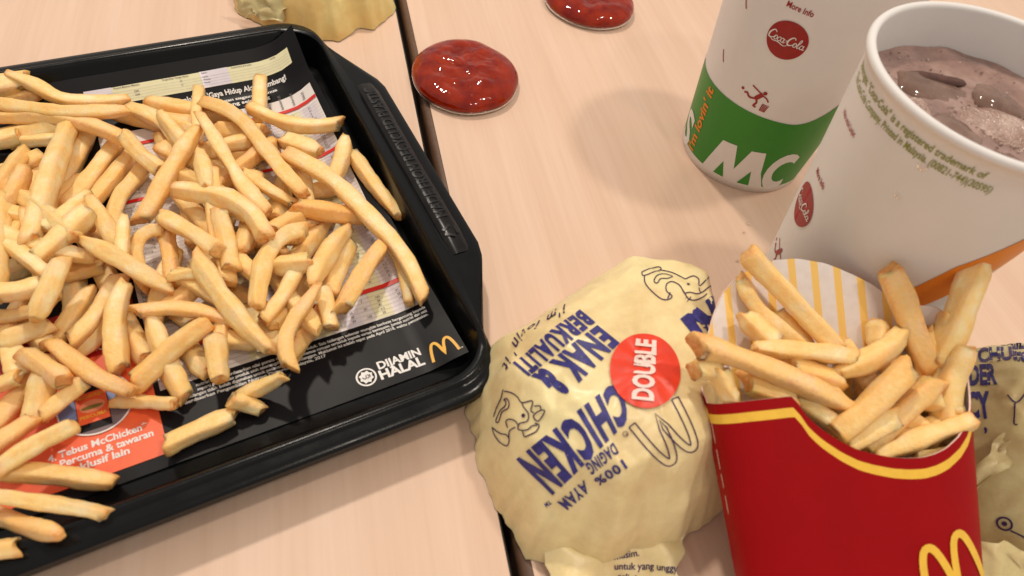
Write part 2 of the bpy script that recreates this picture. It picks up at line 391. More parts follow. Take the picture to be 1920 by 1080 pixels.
decal('embossed_lettering', shift(text2d('MADE FROM RECYCLED PLASTIC', 0.0054, 0.022, width=0.094), -0.040, -0.0026), grip_map, M['tray_text'], gp, cut=(0, 0.0012))
tri = join([stroke([(cos(radians(90 + 120 * k + 18)) * 0.0034, sin(radians(90 + 120 * k + 18)) * 0.0034), (cos(radians(90 + 120 * k + 102)) * 0.0034, sin(radians(90 + 120 * k + 102)) * 0.0034)], 0.0014) for k in range(3)])
decal('recycling_mark', shift(tri, -0.0485, 0.0), grip_map, M['tray_text'], gp, cut=(0, 0.0012))

# ------------------------------------------------------------------ paper tray liner
def pz(a, b):
    z = 0.0036
    if b > 0.318: z += (b - 0.318) * 0.55
    s = max(0.0, (a - 0.046) / 0.03); t = min(1.0, max(0.0, (b - 0.2) / 0.12))
    z += s * s * 0.011 * t + max(0.0, a - 0.062) * 0.25
    z += 0.00035 * noise.noise((a * 45, b * 45, 3.1)) + 0.00012 * noise.noise((a * 190, b * 160, 8))
    if b < 0.142: z += 0.0006 * max(0, noise.noise((a * 90, 1.7, 2))) * (0.142 - b) / 0.012
    return z
liner = empty('tray_liner', (0, 0, 0), 'black printed paper liner with nutrition tables lying in the tray', 'paper', RZ)
def pm(h):
    def f(a, b): return (a, b, pz(a, b) + h)
    return f
na, nb = 60, 56; v = []; f = []
for j in range(nb + 1):
    b = 0.1287 + (0.3400 - 0.1287) * j / nb; ar = 0.0792 - (b - 0.1287) * 0.036
    for i in range(na + 1):
        a = -0.20 + (ar + 0.20) * (i / na) ** 0.7; v.append((a, b, pz(a, b)))
mesh_obj('sheet', v, grid_faces(na + 1, nb + 1), M['ink_black'], liner, smooth=True)
CUT = (0.005, 0.005); H1, H2, H3, H4 = 0.00022, 0.00040, 0.00056, 0.00072
def pp(name, sh, h, mat, cut=CUT): return decal(name, sh, pm(h), M[mat], liner, cut)
pp('top_table_strip', rect(-0.0338, 0.0660, 0.3252, 0.3330), H1, 'paper_cream')
pp('strip_cell', rect(-0.0338, -0.0215, 0.3252, 0.3330), H2, 'paper_lilac'); pp('strip_cell', rect(0.0200, 0.0340, 0.3252, 0.3330), H2, 'paper_lilac')
pp('strip_rules', join([rect(-0.03, 0.065, 0.3263 + 0.0013 * k, 0.3264 + 0.0013 * k) for k in range(4)]), H3, 'ink_line')
pp('strip_lettering', join([shift(text2d(s, 0.0008, 0.01), x, 0.3318) for s, x in (('Piramid Makanan Malaysia', -0.0205), ('Pengambilan Tenaga Harian', 0.002), ('Kalori', 0.021), ('Karbohidrat & Protein', 0.036), ('Lemak', 0.056))]
   + [shift(text2d(s, 0.0008, 0.01), x, y) for s, x, y in (('Lelaki', 0.021, 0.3300), ('Wanita', 0.021, 0.3286), ('Kanak', 0.021, 0.3272), ('2300', -0.012, 0.3290), ('2000', -0.012, 0.3274), ('10', 0.010, 0.3300), ('12', 0.010, 0.3282))]), H3, 'ink_grey')
pp('slogan_lettering', join([shift(text2d("Usaha kami untuk menggalakkan 'Gaya Hidup Aktif' Seimbang!", 0.0025, 0.03, width=0.087), -0.0262, 0.3203),
   shift(text2d('sediakan Maklumat pemakanan dengan bagaimana anda', 0.0025, 0.03, width=0.076), -0.0215, 0.3164), shift(text2d('untuk anda gaya hidup yang seimbang', 0.0025, 0.03, width=0.058), -0.0085, 0.3125)]), H1, 'ink_text', (0.003, 0.003))
pp('nutrition_table', rect(-0.0334, 0.0700, 0.1597, 0.3085), H1, 'paper_white')
pp('table_column', join([rect(x, x + 0.0075, 0.1600, 0.2955) for x in (0.0000, 0.0255, 0.0520)]), H2, 'paper_cream')
pp('table_column', join([rect(x, x + 0.0070, 0.1600, 0.2955) for x in (0.0120, 0.0390, 0.0610)]), H2, 'paper_lilac')
pp('table_rules', join([rect(-0.033, 0.0696, 0.1612 + 0.00215 * k, 0.16135 + 0.00215 * k) for k in range(63)]), H3, 'ink_line', (0.006, 0))
pp('table_bar', rect(-0.0332, 0.0698, 0.2970, 0.2992), H4, 'ink_red'); pp('table_bar', rect(-0.0332, 0.0698, 0.2595, 0.2615), H4, 'ink_red'); pp('table_bar', rect(-0.0332, 0.0698, 0.1742, 0.1764), H4, 'ink_red')
rng = random.Random(3); nums = []
for k in range(63):
    y = 0.1617 + 0.00215 * k
    if 0.2945 < y < 0.300 or 0.258 < y < 0.2625 or 0.172 < y < 0.177: continue
    for x in (0.0030, 0.0095, 0.0155, 0.0225, 0.0290, 0.0355, 0.0420, 0.0485, 0.0550, 0.0640):
        if rng.random() < 0.86: nums.append(shift(text2d(str(rng.choice((4, 7, 12, 21, 41, 51, 81, 105, 142, 163, 28, 39, 6.2))), 0.00105, 0.01), x, y))
    if y < 0.29: nums.append(shift(text2d(rng.choice(('Saiz Sederhana', 'Kentang Goreng', 'Ayam Goreng', 'Sos Cili', 'Air Limau', 'Bubur Ayam', 'Kopi Ais')), 0.00105, 0.01), -0.0318, y))
pp('table_figures', join(nums), H4, 'ink_grey', None)
pp('table_headings', join([place(text2d(s, 0.00125, 0.02), (x, 0.3005), (0.05, 1)) for s, x in (('Tenaga (kcal)', 0.036), ('Protein (g)', 0.0415), ('Lemak (g)', 0.0475), ('Karbohidrat (g)', 0.0535), ('Sodium (mg)', 0.0595), ('Gula (g)', 0.0650))]), H4, 'ink_grey')
LN = [('nutrisi adalah berdasarkan nilai purata dan standard produk. Saiz hidangan sebenar mungkin berbeza bergantung kepada', -0.0212, 0.0720, 0.15655),
      ('seperti penyediaan produk oleh sesetengah restoran. Kesemua ramuan tertakluk kepada variasi bermusim. Jumlah nutrisi dan saiz', -0.0212, 0.0720, 0.15460),
      ('hidangan tidak boleh digunakan untuk pesanan khusus pelanggan. Maklumat ini adalah tepat pada April 2018, waktu pencetakan.', -0.0250, 0.0718, 0.15265),
      ('Berdasarkan Pengambilan Nutrien Disyorkan Malaysia, 2017', -0.0265, 0.0270, 0.15070)]
pp('disclaimer_lettering', join([shift(text2d(s, 0.00135, 0.016, width=x1 - x0), x0, y) for s, x0, x1, y in LN]), H1, 'ink_text', (0.006, 0))
pp('guarantee_lettering', join([shift(text2d('DIJAMIN', 0.0034, 0.035, width=0.0182), 0.0440, 0.1372), shift(text2d('HALAL', 0.0040, 0.040, width=0.0188), 0.0433, 0.1325)]), H1, 'ink_text')
star = [(0.0383 + r * cos(pi * k / 8), 0.1358 + r * sin(pi * k / 8)) for k in range(16) for r in ((0.0030 if k % 2 else 0.0023),)]
pp('halal_mark', join([ring(0.0383, 0.1358, 0.0034, 0.0041), (star, [tuple(range(16))])]), H1, 'ink_text')
pp('halal_script', join([stroke(smooth_line([(0.0368, 0.1360), (0.0372, 0.1352), (0.0380, 0.1352), (0.0384, 0.1366)]), 0.0003), stroke(smooth_line([(0.0384, 0.1352), (0.0392, 0.1352), (0.0394, 0.1362), (0.0388, 0.1366)]), 0.0003), stroke([(0.0398, 0.1352), (0.0399, 0.1366)], 0.0003)]), H2, 'ink_black')
pp('arches_logo', shift(arches(0.0112, 0.0078, 0.0012), 0.0708, 0.1315), H1, 'ink_gold', (0.002, 0.002))
pp('arches_logo_mark', shift(text2d('TM', 0.0006, 0.01), 0.0769, 0.1315), H1, 'ink_text')
pp('promotion_panel', rect(-0.20, -0.0354, 0.1338, 0.1860), H1, 'ink_orange'); pp('promotion_header', rect(-0.20, -0.0354, 0.1838, 0.2080), H2, 'ink_dark_red')
pp('header_lettering', shift(text2d('Lebih untuk anda', 0.0034, 0.025), -0.0725, 0.1860), H3, 'ink_text')
pp('photo_disc', disc(-0.0549, 0.1630, 0.0126), H2, 'ink_blue_pic'); 
low = [(-0.0549 + 0.0124 * cos(radians(a)), 0.1630 + 0.0124 * sin(radians(a))) for a in range(200, 345, 8)]
pp('photo_floor', (low, [tuple(range(len(low)))]), H3, 'ink_grey_pic'); pp('photo_ring', ring(-0.0549, 0.1630, 0.0122, 0.0128), H4, 'ink_text')
H5, H6 = 0.00088, 0.00104
pp('pictured_phone', rect(-0.0613, -0.0507, 0.1527, 0.1710), H4, 'ink_black'); pp('pictured_screen', rect(-0.0611, -0.0509, 0.1556, 0.1684), H5, 'ink_orange')
pp('pictured_burger', disc(-0.0560, 0.1622, 0.0042, 0.0026), H6, 'ink_pale_pic'); pp('pictured_filling', disc(-0.0560, 0.1618, 0.0036, 0.0008), 0.0012, 'ink_green_pic')
pp('pictured_lettering', join([shift(text2d('McCHICKEN', 0.0013, 0.02, width=0.0088), -0.0604, 0.1661), shift(text2d('PERCUMA', 0.0013, 0.02, width=0.0088), -0.0604, 0.1577)]), H6, 'ink_gold')
pp('promotion_lettering', join([shift(text2d('4.', 0.0026, 0.025), -0.0722, 0.1458), shift(text2d('Tebus McChicken*', 0.0027, 0.028, width=0.0285), -0.0688, 0.1460), shift(text2d('Percuma & tawaran', 0.0027, 0.028, width=0.0300), -0.0688, 0.1424), shift(text2d('eksklusif lain', 0.0027, 0.028, width=0.0215), -0.0688, 0.1388)]), H2, 'ink_text')

# ------------------------------------------------------------------ french fries
HEAP = [
  ('half-buried straight short fry slanting up right, central row, heap left edge', 4.02, [(-140.5, 203.8, 7.6), (-132.6, 207.0, 7.6), (-124.5, 210.2, 7.6)]),
  ('half-buried straight mid-length fry pointing upward, lower row, heap left part', 3.62, [(-109.5, 213.3, 7.3), (-107.4, 197.4, 7.3), (-105.4, 182.5, 7.3)]),
  ('half-buried straight mid-length fry slanting up right, lower row, heap left part', 3.47, [(-98.4, 191.9, 12.5), (-105.7, 179.2, 9.6), (-112.7, 167.1, 7.1)]),
  ('half-buried slightly bent mid-length fry slanting up right, lower row, heap left part', 3.46, [(-92.2, 182.4, 7.1), (-97.9, 170.5, 7.1), (-106.2, 163.2, 7.1)]),
  ('half-buried straight short fry lying level, top row, heap right part', 4.43, [(-55.6, 286.3, 8.0), (-45.1, 284.3, 8.0), (-34.5, 282.3, 8.0)]),
  ('half-buried straight short fry lying level, upper row, heap right part', 3.86, [(-51.6, 267.8, 7.5), (-39.9, 269.1, 7.5), (-28.0, 270.5, 7.5)]),
  ('half-buried straight short fry lying level, central row, heap right part', 3.05, [(-49.4, 213.1, 6.8), (-41.7, 211.4, 6.8), (-33.8, 209.7, 6.8)]),
  ('half-buried straight short fry lying level, upper row, heap right end', 3.99, [(-19.4, 240.1, 7.6), (-9.2, 241.7, 7.6), (1.2, 242.0, 8.9)]),
  ('half-buried straight short fry slanting down right, lower row, heap right part', 3.7, [(-49.4, 189.2, 7.3), (-42.6, 182.7, 7.3), (-35.8, 176.3, 7.3)]),
  ('half-buried straight short fry slanting up right, bottom row, heap left edge', 3.56, [(-115.9, 155.7, 7.2), (-120.7, 146.0, 7.2), (-125.2, 136.8, 7.2)]),
  ('half-buried straight mid-length fry slanting up right, lower row, heap right part, lower of three', 3.44, [(-8.5, 175.8, 7.1), (-18.4, 165.0, 7.1), (-25.7, 152.5, 7.1)]),
  ('half-buried straight mid-length fry slanting down right, lower row, heap right part', 3.57, [(-43.0, 178.3, 7.2), (-34.8, 166.1, 8.3), (-26.5, 152.5, 12.2)]),
  ('half-buried straight mid-length fry pointing upward, upper row, heap middle, upper of two', 3.55, [(-81.1, 284.8, 7.2), (-76.7, 271.9, 7.2), (-72.5, 259.5, 7.2)]),
  ('half-buried straight mid-length fry slanting down right, upper row, heap middle', 3.95, [(-60.3, 271.5, 7.6), (-53.9, 252.7, 7.6), (-47.3, 235.2, 7.6)]),
  ('half-buried straight mid-length fry pointing upward, upper row, heap middle, lower of two', 4.44, [(-67.5, 253.6, 8.0), (-64.9, 232.5, 8.0), (-62.4, 212.8, 8.0)]),
  ('half-buried straight short fry lying level, lower row, heap right part', 3.55, [(-50.4, 161.3, 11.9), (-42.6, 159.4, 11.9), (-34.8, 157.5, 11.9)]),
  ('half-buried straight short fry slanting down right, bottom row, heap middle', 3.28, [(-67.4, 168.5, 7.0), (-61.4, 158.7, 7.0), (-55.6, 149.2, 7.0)]),
  ('half-buried straight long fry slanting up right, upper row, heap left part, upper of two', 4.53, [(-112.8, 295.6, 8.1), (-117.8, 264.3, 8.1), (-123.1, 236.9, 8.1)]),
  ('half-buried straight mid-length fry slanting up right, upper row, heap left edge', 3.68, [(-129.5, 269.4, 7.3), (-133.1, 243.9, 7.3), (-138.4, 222.3, 7.3)]),
  ('half-buried slightly bent mid-length fry pointing upward, central row, heap middle', 3.86, [(-50.3, 229.3, 7.5), (-55.6, 208.8, 7.5), (-56.1, 188.1, 7.5)]),
  ('half-buried straight mid-length fry pointing upward, upper row, heap right part', 4.17, [(-22.5, 257.6, 7.7), (-26.4, 240.1, 7.7), (-30.0, 223.8, 7.7)]),
  ('half-buried straight mid-length fry slanting up right, upper row, heap left part', 3.98, [(-122.9, 272.4, 10.8), (-126.9, 257.8, 10.8), (-130.6, 244.1, 10.8)]),
  ('half-buried straight mid-length fry slanting down right, lower row, heap left edge', 3.41, [(-128.6, 185.9, 7.1), (-119.9, 176.6, 8.1), (-109.7, 165.1, 12.7)]),
  ('half-buried straight short fry slanting down right, lower row, heap middle', 3.61, [(-77.7, 189.8, 7.3), (-69.6, 180.8, 7.3), (-61.8, 172.0, 7.3)]),
  ('half-buried slightly bent mid-length fry pointing upward, lower row, heap middle', 3.64, [(-68.1, 209.9, 10.4), (-74.3, 190.5, 10.4), (-75.4, 170.2, 10.4)]),
  ('half-buried straight mid-length fry slanting down right, central row, heap right part', 3.73, [(-42.6, 234.6, 7.4), (-34.6, 216.9, 9.0), (-26.7, 197.8, 13.4)]),
  ('half-buried straight mid-length fry slanting up right, lower row, heap right part, upper of three', 3.47, [(-19.2, 189.3, 7.2), (-25.3, 175.3, 10.8), (-30.8, 161.2, 16.0)]),
  ('half-buried straight short fry slanting down right, central row, heap left edge', 3.56, [(-137.1, 237.7, 13.2), (-130.9, 230.6, 10.0), (-124.5, 223.0, 7.2)]),
  ('half-buried straight short fry slanting up right, bottom row, heap left part', 3.22, [(-109.4, 162.9, 10.3), (-113.3, 155.2, 7.2), (-115.7, 146.0, 6.9)]),
  ('half-buried straight short fry slanting up right, upper row, heap left edge', 3.72, [(-145.7, 258.1, 10.0), (-135.5, 261.4, 12.9), (-125.1, 264.7, 15.9)]),
  ('half-buried straight short fry lying level, top row, heap left part', 4.01, [(-123.1, 293.6, 7.6), (-134.5, 293.0, 7.6), (-145.2, 291.3, 8.5)]),
  ('half-buried straight mid-length fry lying level, top row, heap left edge, upper of two', 3.94, [(-134.3, 309.5, 14.6), (-146.6, 309.8, 12.6), (-158.8, 310.1, 10.7)]),
  ('half-buried straight mid-length fry pointing upward, central row, heap left edge', 3.52, [(-122.3, 247.3, 12.2), (-124.3, 226.4, 12.6), (-124.4, 206.3, 12.9)]),
  ('half-buried straight mid-length fry lying level, top row, heap left edge, lower of two', 3.9, [(-119.6, 286.9, 14.2), (-142.5, 288.6, 9.2), (-163.2, 286.3, 7.5)]),
  ('half-buried straight long fry slanting down right, upper row, heap middle, upper of two', 3.92, [(-79.8, 272.3, 11.2), (-57.4, 255.4, 11.2), (-35.8, 238.4, 11.2)]),
  ('half-buried straight mid-length fry lying level, central row, heap right part', 3.63, [(-17.8, 205.0, 17.6), (-35.3, 208.4, 14.3), (-52.9, 211.6, 11.0)]),
  ('half-buried straight long fry slanting down right, central row, heap left part', 3.55, [(-115.1, 237.7, 7.2), (-94.9, 215.3, 8.8), (-77.2, 188.0, 13.7)]),
  ('half-buried straight mid-length fry lying level, upper row, heap middle', 3.96, [(-37.9, 272.3, 13.2), (-56.2, 266.2, 14.4), (-72.0, 254.5, 15.7)]),
  ('half-buried straight long fry pointing upward, upper row, heap right part', 3.93, [(-21.2, 270.6, 11.5), (-16.6, 241.2, 11.3), (-15.4, 213.9, 11.1)]),
  ('half-buried straight long fry slanting down right, upper row, heap left edge, upper of two', 3.56, [(-153.5, 266.2, 12.3), (-131.6, 238.3, 15.3), (-112.1, 211.8, 18.1)]),
  ('half-buried straight mid-length fry slanting up right, central row, heap middle', 3.45, [(-37.2, 206.6, 16.9), (-55.0, 191.1, 14.9), (-70.8, 175.7, 13.1)]),
  ('half-buried straight long fry slanting up right, upper row, heap left part, lower of two', 3.49, [(-110.3, 258.0, 8.5), (-120.0, 228.1, 19.4), (-126.7, 200.8, 29.0)]),
  ('half-buried straight mid-length fry pointing upward, lower row, heap left edge', 3.24, [(-121.9, 198.9, 9.8), (-125.5, 181.6, 9.8), (-127.6, 164.8, 9.8)]),
  ('half-buried straight mid-length fry slanting down right, central row, heap left part', 3.49, [(-106.3, 224.6, 12.4), (-99.1, 207.1, 8.5), (-90.4, 188.7, 7.2)]),
  ('half-buried straight mid-length fry slanting up right, lower row, heap right part, middle of three', 3.35, [(-8.5, 177.6, 10.1), (-17.0, 159.9, 12.9), (-26.9, 146.2, 15.3)]),
  ('half-buried straight mid-length fry lying level, central row, heap left part, upper of two', 3.38, [(-133.8, 221.5, 29.0), (-116.3, 218.0, 24.5), (-98.6, 218.5, 18.5)]),
  ('half-buried straight mid-length fry slanting up right, upper row, heap right part', 3.91, [(-27.7, 269.3, 13.7), (-43.7, 253.1, 14.7), (-56.7, 234.8, 15.7)]),
  ('half-buried straight long fry slanting down right, central row, heap middle', 3.58, [(-72.8, 245.5, 10.5), (-54.0, 211.9, 16.7), (-36.5, 183.5, 22.1)]),
  ('half-buried straight long fry slanting down right, lower row, heap right part', 3.4, [(-37.4, 209.1, 7.1), (-25.5, 178.9, 14.1), (-13.3, 152.6, 21.9)]),
  ('half-buried straight long fry pointing upward, central row, heap right part', 3.65, [(-36.5, 247.1, 14.3), (-38.6, 218.7, 19.1), (-41.4, 194.3, 23.3)]),
  ('half-buried straight mid-length fry pointing upward, central row, heap left part', 3.29, [(-120.2, 220.3, 29.0), (-114.2, 200.3, 23.4), (-109.4, 181.5, 17.3)]),
  ('half-buried straight long fry slanting down right, upper row, heap left edge, lower of two', 3.4, [(-143.4, 253.9, 17.0), (-117.5, 222.1, 29.0), (-100.4, 202.6, 29.0)]),
  ('half-buried straight mid-length fry lying level, top row, heap middle, lower of two', 4.17, [(-101.9, 302.9, 8.3), (-82.8, 295.2, 7.7), (-63.2, 290.6, 7.7)]),
  ('half-buried straight mid-length fry lying level, top row, heap middle, upper of two', 4.25, [(-89.6, 309.2, 8.9), (-67.9, 301.4, 7.8), (-45.5, 297.8, 7.8)]),
  ('half-buried straight mid-length fry lying level, central row, heap left part, lower of two', 3.22, [(-129.1, 209.5, 29.0), (-111.8, 200.9, 27.0), (-95.9, 198.8, 20.8)]),
  ('half-buried straight long fry slanting down right, upper row, heap middle, lower of two', 3.64, [(-70.8, 251.7, 15.0), (-52.7, 230.3, 21.3), (-37.1, 207.7, 27.5)]),
  ('half-buried straight long fry pointing upward, central row, heap middle', 3.51, [(-53.5, 239.0, 26.9), (-51.0, 208.7, 22.9), (-46.3, 181.2, 19.3)]),
  ('half-buried straight long fry pointing upward, central row, heap left edge', 3.18, [(-129.6, 229.3, 29.0), (-126.2, 199.9, 29.0), (-122.9, 173.6, 29.0)]),
  ('straight short fry lying level, top row, heap left edge, upper of three', 4.42, [(-159.2, 308.4, 18.3), (-149.0, 311.8, 18.3), (-138.8, 316.0, 18.3)]),
  ('straight short fry lying level, top row, heap left edge, middle of three', 3.86, [(-154.6, 278.2, 12.5), (-147.1, 280.6, 12.5), (-139.5, 283.1, 12.5)]),
  ('straight short fry lying level, top row, heap left edge, lower of three', 3.37, [(-144.0, 282.9, 8.5), (-133.0, 280.1, 11.5), (-122.2, 277.2, 14.6)]),
  ('straight long fry slanting up right, upper row, heap left part', 3.77, [(-98.0, 285.6, 7.4), (-106.9, 259.8, 9.6), (-112.6, 232.7, 14.8)]),
  ('straight mid-length fry slanting up right, upper row, heap left part', 3.57, [(-92.2, 276.8, 7.2), (-99.8, 254.8, 8.8), (-106.3, 233.1, 12.9)]),
  ('slightly bent mid-length fry slanting up right, upper row, heap middle', 3.26, [(-86.9, 262.9, 7.0), (-94.6, 242.9, 9.4), (-94.4, 216.3, 15.5)]),
  ('straight mid-length fry slanting up right, central row, heap left part, upper of two', 3.16, [(-99.9, 230.2, 25.7), (-105.2, 216.1, 29.0), (-112.8, 207.9, 29.0)]),
  ('straight mid-length fry slanting down right, central row, heap left part', 2.6, [(-98.5, 225.3, 29.0), (-92.7, 213.7, 25.6), (-88.0, 202.8, 21.3)]),
  ('straight mid-length fry slanting up right, upper row, heap left edge', 3.13, [(-133.7, 269.7, 15.9), (-133.2, 245.5, 24.0), (-134.9, 227.3, 29.0)]),
  ('slightly bent mid-length fry slanting up right, upper row, heap left edge', 3.18, [(-124.7, 243.9, 29.0), (-126.7, 228.2, 29.0), (-131.8, 216.6, 29.0)]),
  ('slightly bent mid-length fry slanting down right, top row, heap middle', 3.33, [(-96.6, 300.3, 12.3), (-80.8, 288.4, 13.3), (-69.3, 267.0, 14.5)]),
  ('straight short fry slanting down right, top row, heap middle', 2.61, [(-76.8, 287.5, 15.5), (-69.4, 281.7, 15.5), (-62.0, 276.0, 15.5)]),
  ('straight mid-length fry pointing upward, upper row, heap middle', 2.8, [(-59.2, 254.3, 25.1), (-56.2, 237.6, 28.7), (-54.2, 225.3, 29.0)]),
  ('straight mid-length fry pointing upward, central row, heap middle, lower of three', 2.89, [(-73.6, 219.2, 13.0), (-71.0, 203.5, 13.0), (-68.7, 188.7, 13.0)]),
  ('straight short fry slanting up right, central row, heap right part', 3.64, [(-30.2, 205.2, 21.1), (-23.7, 212.5, 18.5), (-16.8, 220.1, 15.8)]),
  ('straight mid-length fry slanting up right, central row, heap right part', 3.55, [(-6.4, 225.0, 7.2), (-15.9, 206.1, 11.1), (-24.3, 186.8, 17.4)]),
  ('straight short fry lying level, lower row, heap left edge, upper of three', 3.25, [(-125.9, 180.2, 29.0), (-116.9, 179.6, 29.0), (-108.4, 181.5, 29.0)]),
  ('straight short fry lying level, lower row, heap left edge, middle of three', 3.17, [(-132.0, 180.6, 14.5), (-123.8, 179.6, 14.5), (-116.0, 181.0, 14.5)]),
  ('straight short fry lying level, central row, heap left part', 2.98, [(-110.1, 196.5, 14.8), (-103.0, 199.2, 13.7), (-95.6, 202.0, 12.6)]),
  ('straight short fry slanting down right, lower row, heap middle', 3.29, [(-87.3, 178.0, 7.0), (-82.3, 167.9, 7.0), (-77.4, 158.1, 7.0)]),
  ('straight short fry pointing upward, bottom row, heap left edge', 3.82, [(-123.3, 167.7, 12.8), (-119.4, 159.4, 12.8), (-115.6, 151.4, 12.8)]),
  ('straight short fry pointing upward, bottom row, heap left part', 3.95, [(-107.1, 149.4, 17.2), (-109.0, 142.0, 14.2), (-110.7, 134.7, 11.4)]),
  ('straight short fry slanting up right, bottom row, heap left part', 2.97, [(-95.2, 147.9, 14.6), (-101.2, 141.3, 14.6), (-106.9, 135.0, 14.6)]),
  ('straight short fry slanting up right, bottom row, heap left edge, lower of two', 3.0, [(-108.7, 133.9, 16.2), (-115.1, 128.1, 16.2), (-121.7, 123.1, 16.2)]),
  ('straight short fry slanting up right, bottom row, heap left edge, upper of two', 2.6, [(-126.8, 149.7, 12.6), (-121.4, 150.5, 14.2), (-116.0, 151.4, 15.8)]),
  ('straight mid-length fry slanting down right, lower row, heap middle', 3.95, [(-66.0, 189.7, 17.5), (-55.8, 182.2, 17.5), (-46.1, 174.0, 17.5)]),
  ('straight short fry lying level, central row, heap middle', 2.6, [(-67.3, 185.5, 22.7), (-61.2, 185.9, 22.7), (-55.0, 186.3, 22.7)]),
  ('straight short fry pointing upward, lower row, heap middle', 2.88, [(-49.3, 170.3, 14.4), (-49.5, 162.1, 14.4), (-49.7, 154.2, 14.4)]),
  ('straight short fry pointing upward, bottom row, heap middle', 3.34, [(-51.3, 159.1, 16.7), (-50.3, 149.1, 16.7), (-49.3, 139.4, 16.7)]),
  ('straight mid-length fry pointing upward, bottom row, heap middle', 3.39, [(-75.4, 172.9, 16.1), (-70.0, 156.4, 10.4), (-63.2, 139.4, 7.1)]),
  ('straight short fry slanting down right, upper row, heap right part', 3.56, [(-24.4, 269.3, 15.0), (-16.1, 264.7, 14.8), (-7.8, 260.1, 14.5)]),
  ('straight mid-length fry slanting down right, upper row, heap right end', 3.3, [(6.1, 260.1, 14.3), (15.7, 239.0, 11.5), (25.4, 219.2, 8.9)]),
  ('straight mid-length fry slanting down right, upper row, heap right part', 2.6, [(-41.6, 242.7, 21.7), (-31.5, 235.2, 17.2), (-20.7, 228.8, 12.9)]),
  ('straight mid-length fry pointing upward, central row, heap right end', 3.84, [(1.1, 208.5, 7.5), (-5.1, 192.0, 10.5), (-9.3, 173.4, 16.7)]),
  ('slightly bent mid-length fry pointing upward, central row, heap right end', 2.62, [(17.9, 207.7, 8.4), (23.0, 189.6, 8.0), (23.3, 171.3, 7.6)]),
  ('straight mid-length fry slanting up right, central row, heap right end', 3.67, [(18.1, 205.5, 12.9), (5.7, 183.9, 16.6), (-4.3, 163.2, 20.5)]),
  ('straight short fry pointing upward, lower row, heap right end', 3.36, [(-11.1, 174.8, 20.3), (-9.9, 165.8, 18.4), (-8.7, 157.1, 16.5)]),
  ('straight mid-length fry slanting up right, lower row, heap right part', 3.37, [(-19.7, 188.0, 19.9), (-25.8, 173.9, 19.4), (-33.6, 162.5, 19.1)]),
  ('straight short fry lying level, central row, heap right part', 3.42, [(-29.6, 186.4, 21.4), (-22.1, 185.9, 22.8), (-14.5, 185.4, 24.2)]),
  ('straight mid-length fry pointing upward, top row, heap right part', 3.32, [(-35.4, 321.4, 11.6), (-35.8, 304.1, 11.6), (-36.2, 287.8, 11.6)]),
  ('straight mid-length fry pointing upward, central row, heap middle, upper of three', 2.6, [(-86.6, 218.5, 23.8), (-85.9, 206.0, 23.1), (-85.5, 194.2, 22.6)]),
  ('slightly bent long fry pointing upward, top row, heap middle', 2.65, [(-65.3, 318.0, 8.7), (-64.1, 288.5, 15.0), (-59.6, 262.1, 20.8)]),
  ('straight mid-length fry slanting down right, top row, heap middle', 3.25, [(-80.2, 291.1, 16.4), (-72.4, 274.6, 18.9), (-65.1, 259.0, 21.4)]),
  ('slightly bent long fry lying level, top row, heap left part, lower of two', 3.44, [(-152.5, 293.4, 14.6), (-137.8, 292.8, 15.7), (-122.4, 288.5, 17.0), (-106.8, 280.1, 18.4), (-91.7, 268.9, 19.9)]),
  ('l1', 2.87, [(-116.4, 114.1, 21.9), (-109.1, 114.1, 17.6), (-101.3, 113.5, 13.2), (-93.2, 112.6, 8.7), (-83.8, 110.5, 6.6)]),
  ('l2', 2.88, [(-114.7, 105.4, 22.1), (-105.9, 102.9, 22.1), (-97.0, 100.1, 22.1), (-88.1, 96.9, 22.1), (-79.2, 93.3, 22.1)]),
  ('l3', 2.72, [(-119.5, 105.7, 10.4), (-103.9, 95.4, 19.4), (-89.1, 86.7, 28.3)]),
  ('l4', 2.66, [(-113.4, 87.9, 22.1), (-108.1, 87.7, 22.1), (-102.9, 87.5, 22.1)]),
  ('l5', 2.6, [(-87.5, 142.8, 6.4), (-76.7, 140.5, 7.2), (-65.1, 135.5, 11.0)]),
  ('l6', 3.6, [(-68.4, 121.1, 7.3), (-57.4, 125.9, 7.3), (-45.5, 129.9, 7.3)]),
  ('l7', 2.66, [(-44.3, 138.3, 6.5), (-35.4, 138.0, 11.9), (-26.6, 137.0, 19.5)]),
  ('l8', 2.6, [(-46.4, 133.8, 12.2), (-41.3, 133.3, 8.3), (-36.0, 130.8, 6.4)]),
  ('straight long fry lying level, top row, heap left part', 3.0, [(-150.1, 299.4, 18.3), (-135.4, 294.3, 18.9), (-120.7, 289.8, 19.6), (-106.2, 287.9, 20.2), (-91.8, 287.9, 20.8)]),
  ('slightly bent long fry lying level, top row, heap left part, upper of two', 2.84, [(-146.6, 315.5, 22.6), (-133.8, 308.2, 20.5), (-121.3, 300.1, 18.3), (-108.1, 300.1, 16.4), (-95.1, 303.9, 14.4)]),
  ('slightly bent mid-length fry slanting down right, upper row, heap middle', 3.35, [(-91.9, 269.0, 22.7), (-85.0, 259.1, 18.9), (-76.7, 251.6, 15.3)]),
  ('straight long fry pointing upward, upper row, heap left part', 4.3, [(-119.6, 291.7, 13.2), (-116.9, 260.9, 21.9), (-114.8, 234.8, 28.9), (-115.5, 217.7, 29.0), (-115.9, 201.5, 29.0)]),
  ('straight mid-length fry slanting up right, central row, heap left part, lower of two', 3.66, [(-96.9, 216.7, 29.0), (-105.1, 204.8, 29.0), (-113.3, 194.4, 28.1)]),
  ('straight mid-length fry slanting down right, central row, heap left edge', 3.18, [(-129.5, 207.2, 29.0), (-118.3, 197.3, 29.0), (-107.8, 186.2, 29.0)]),
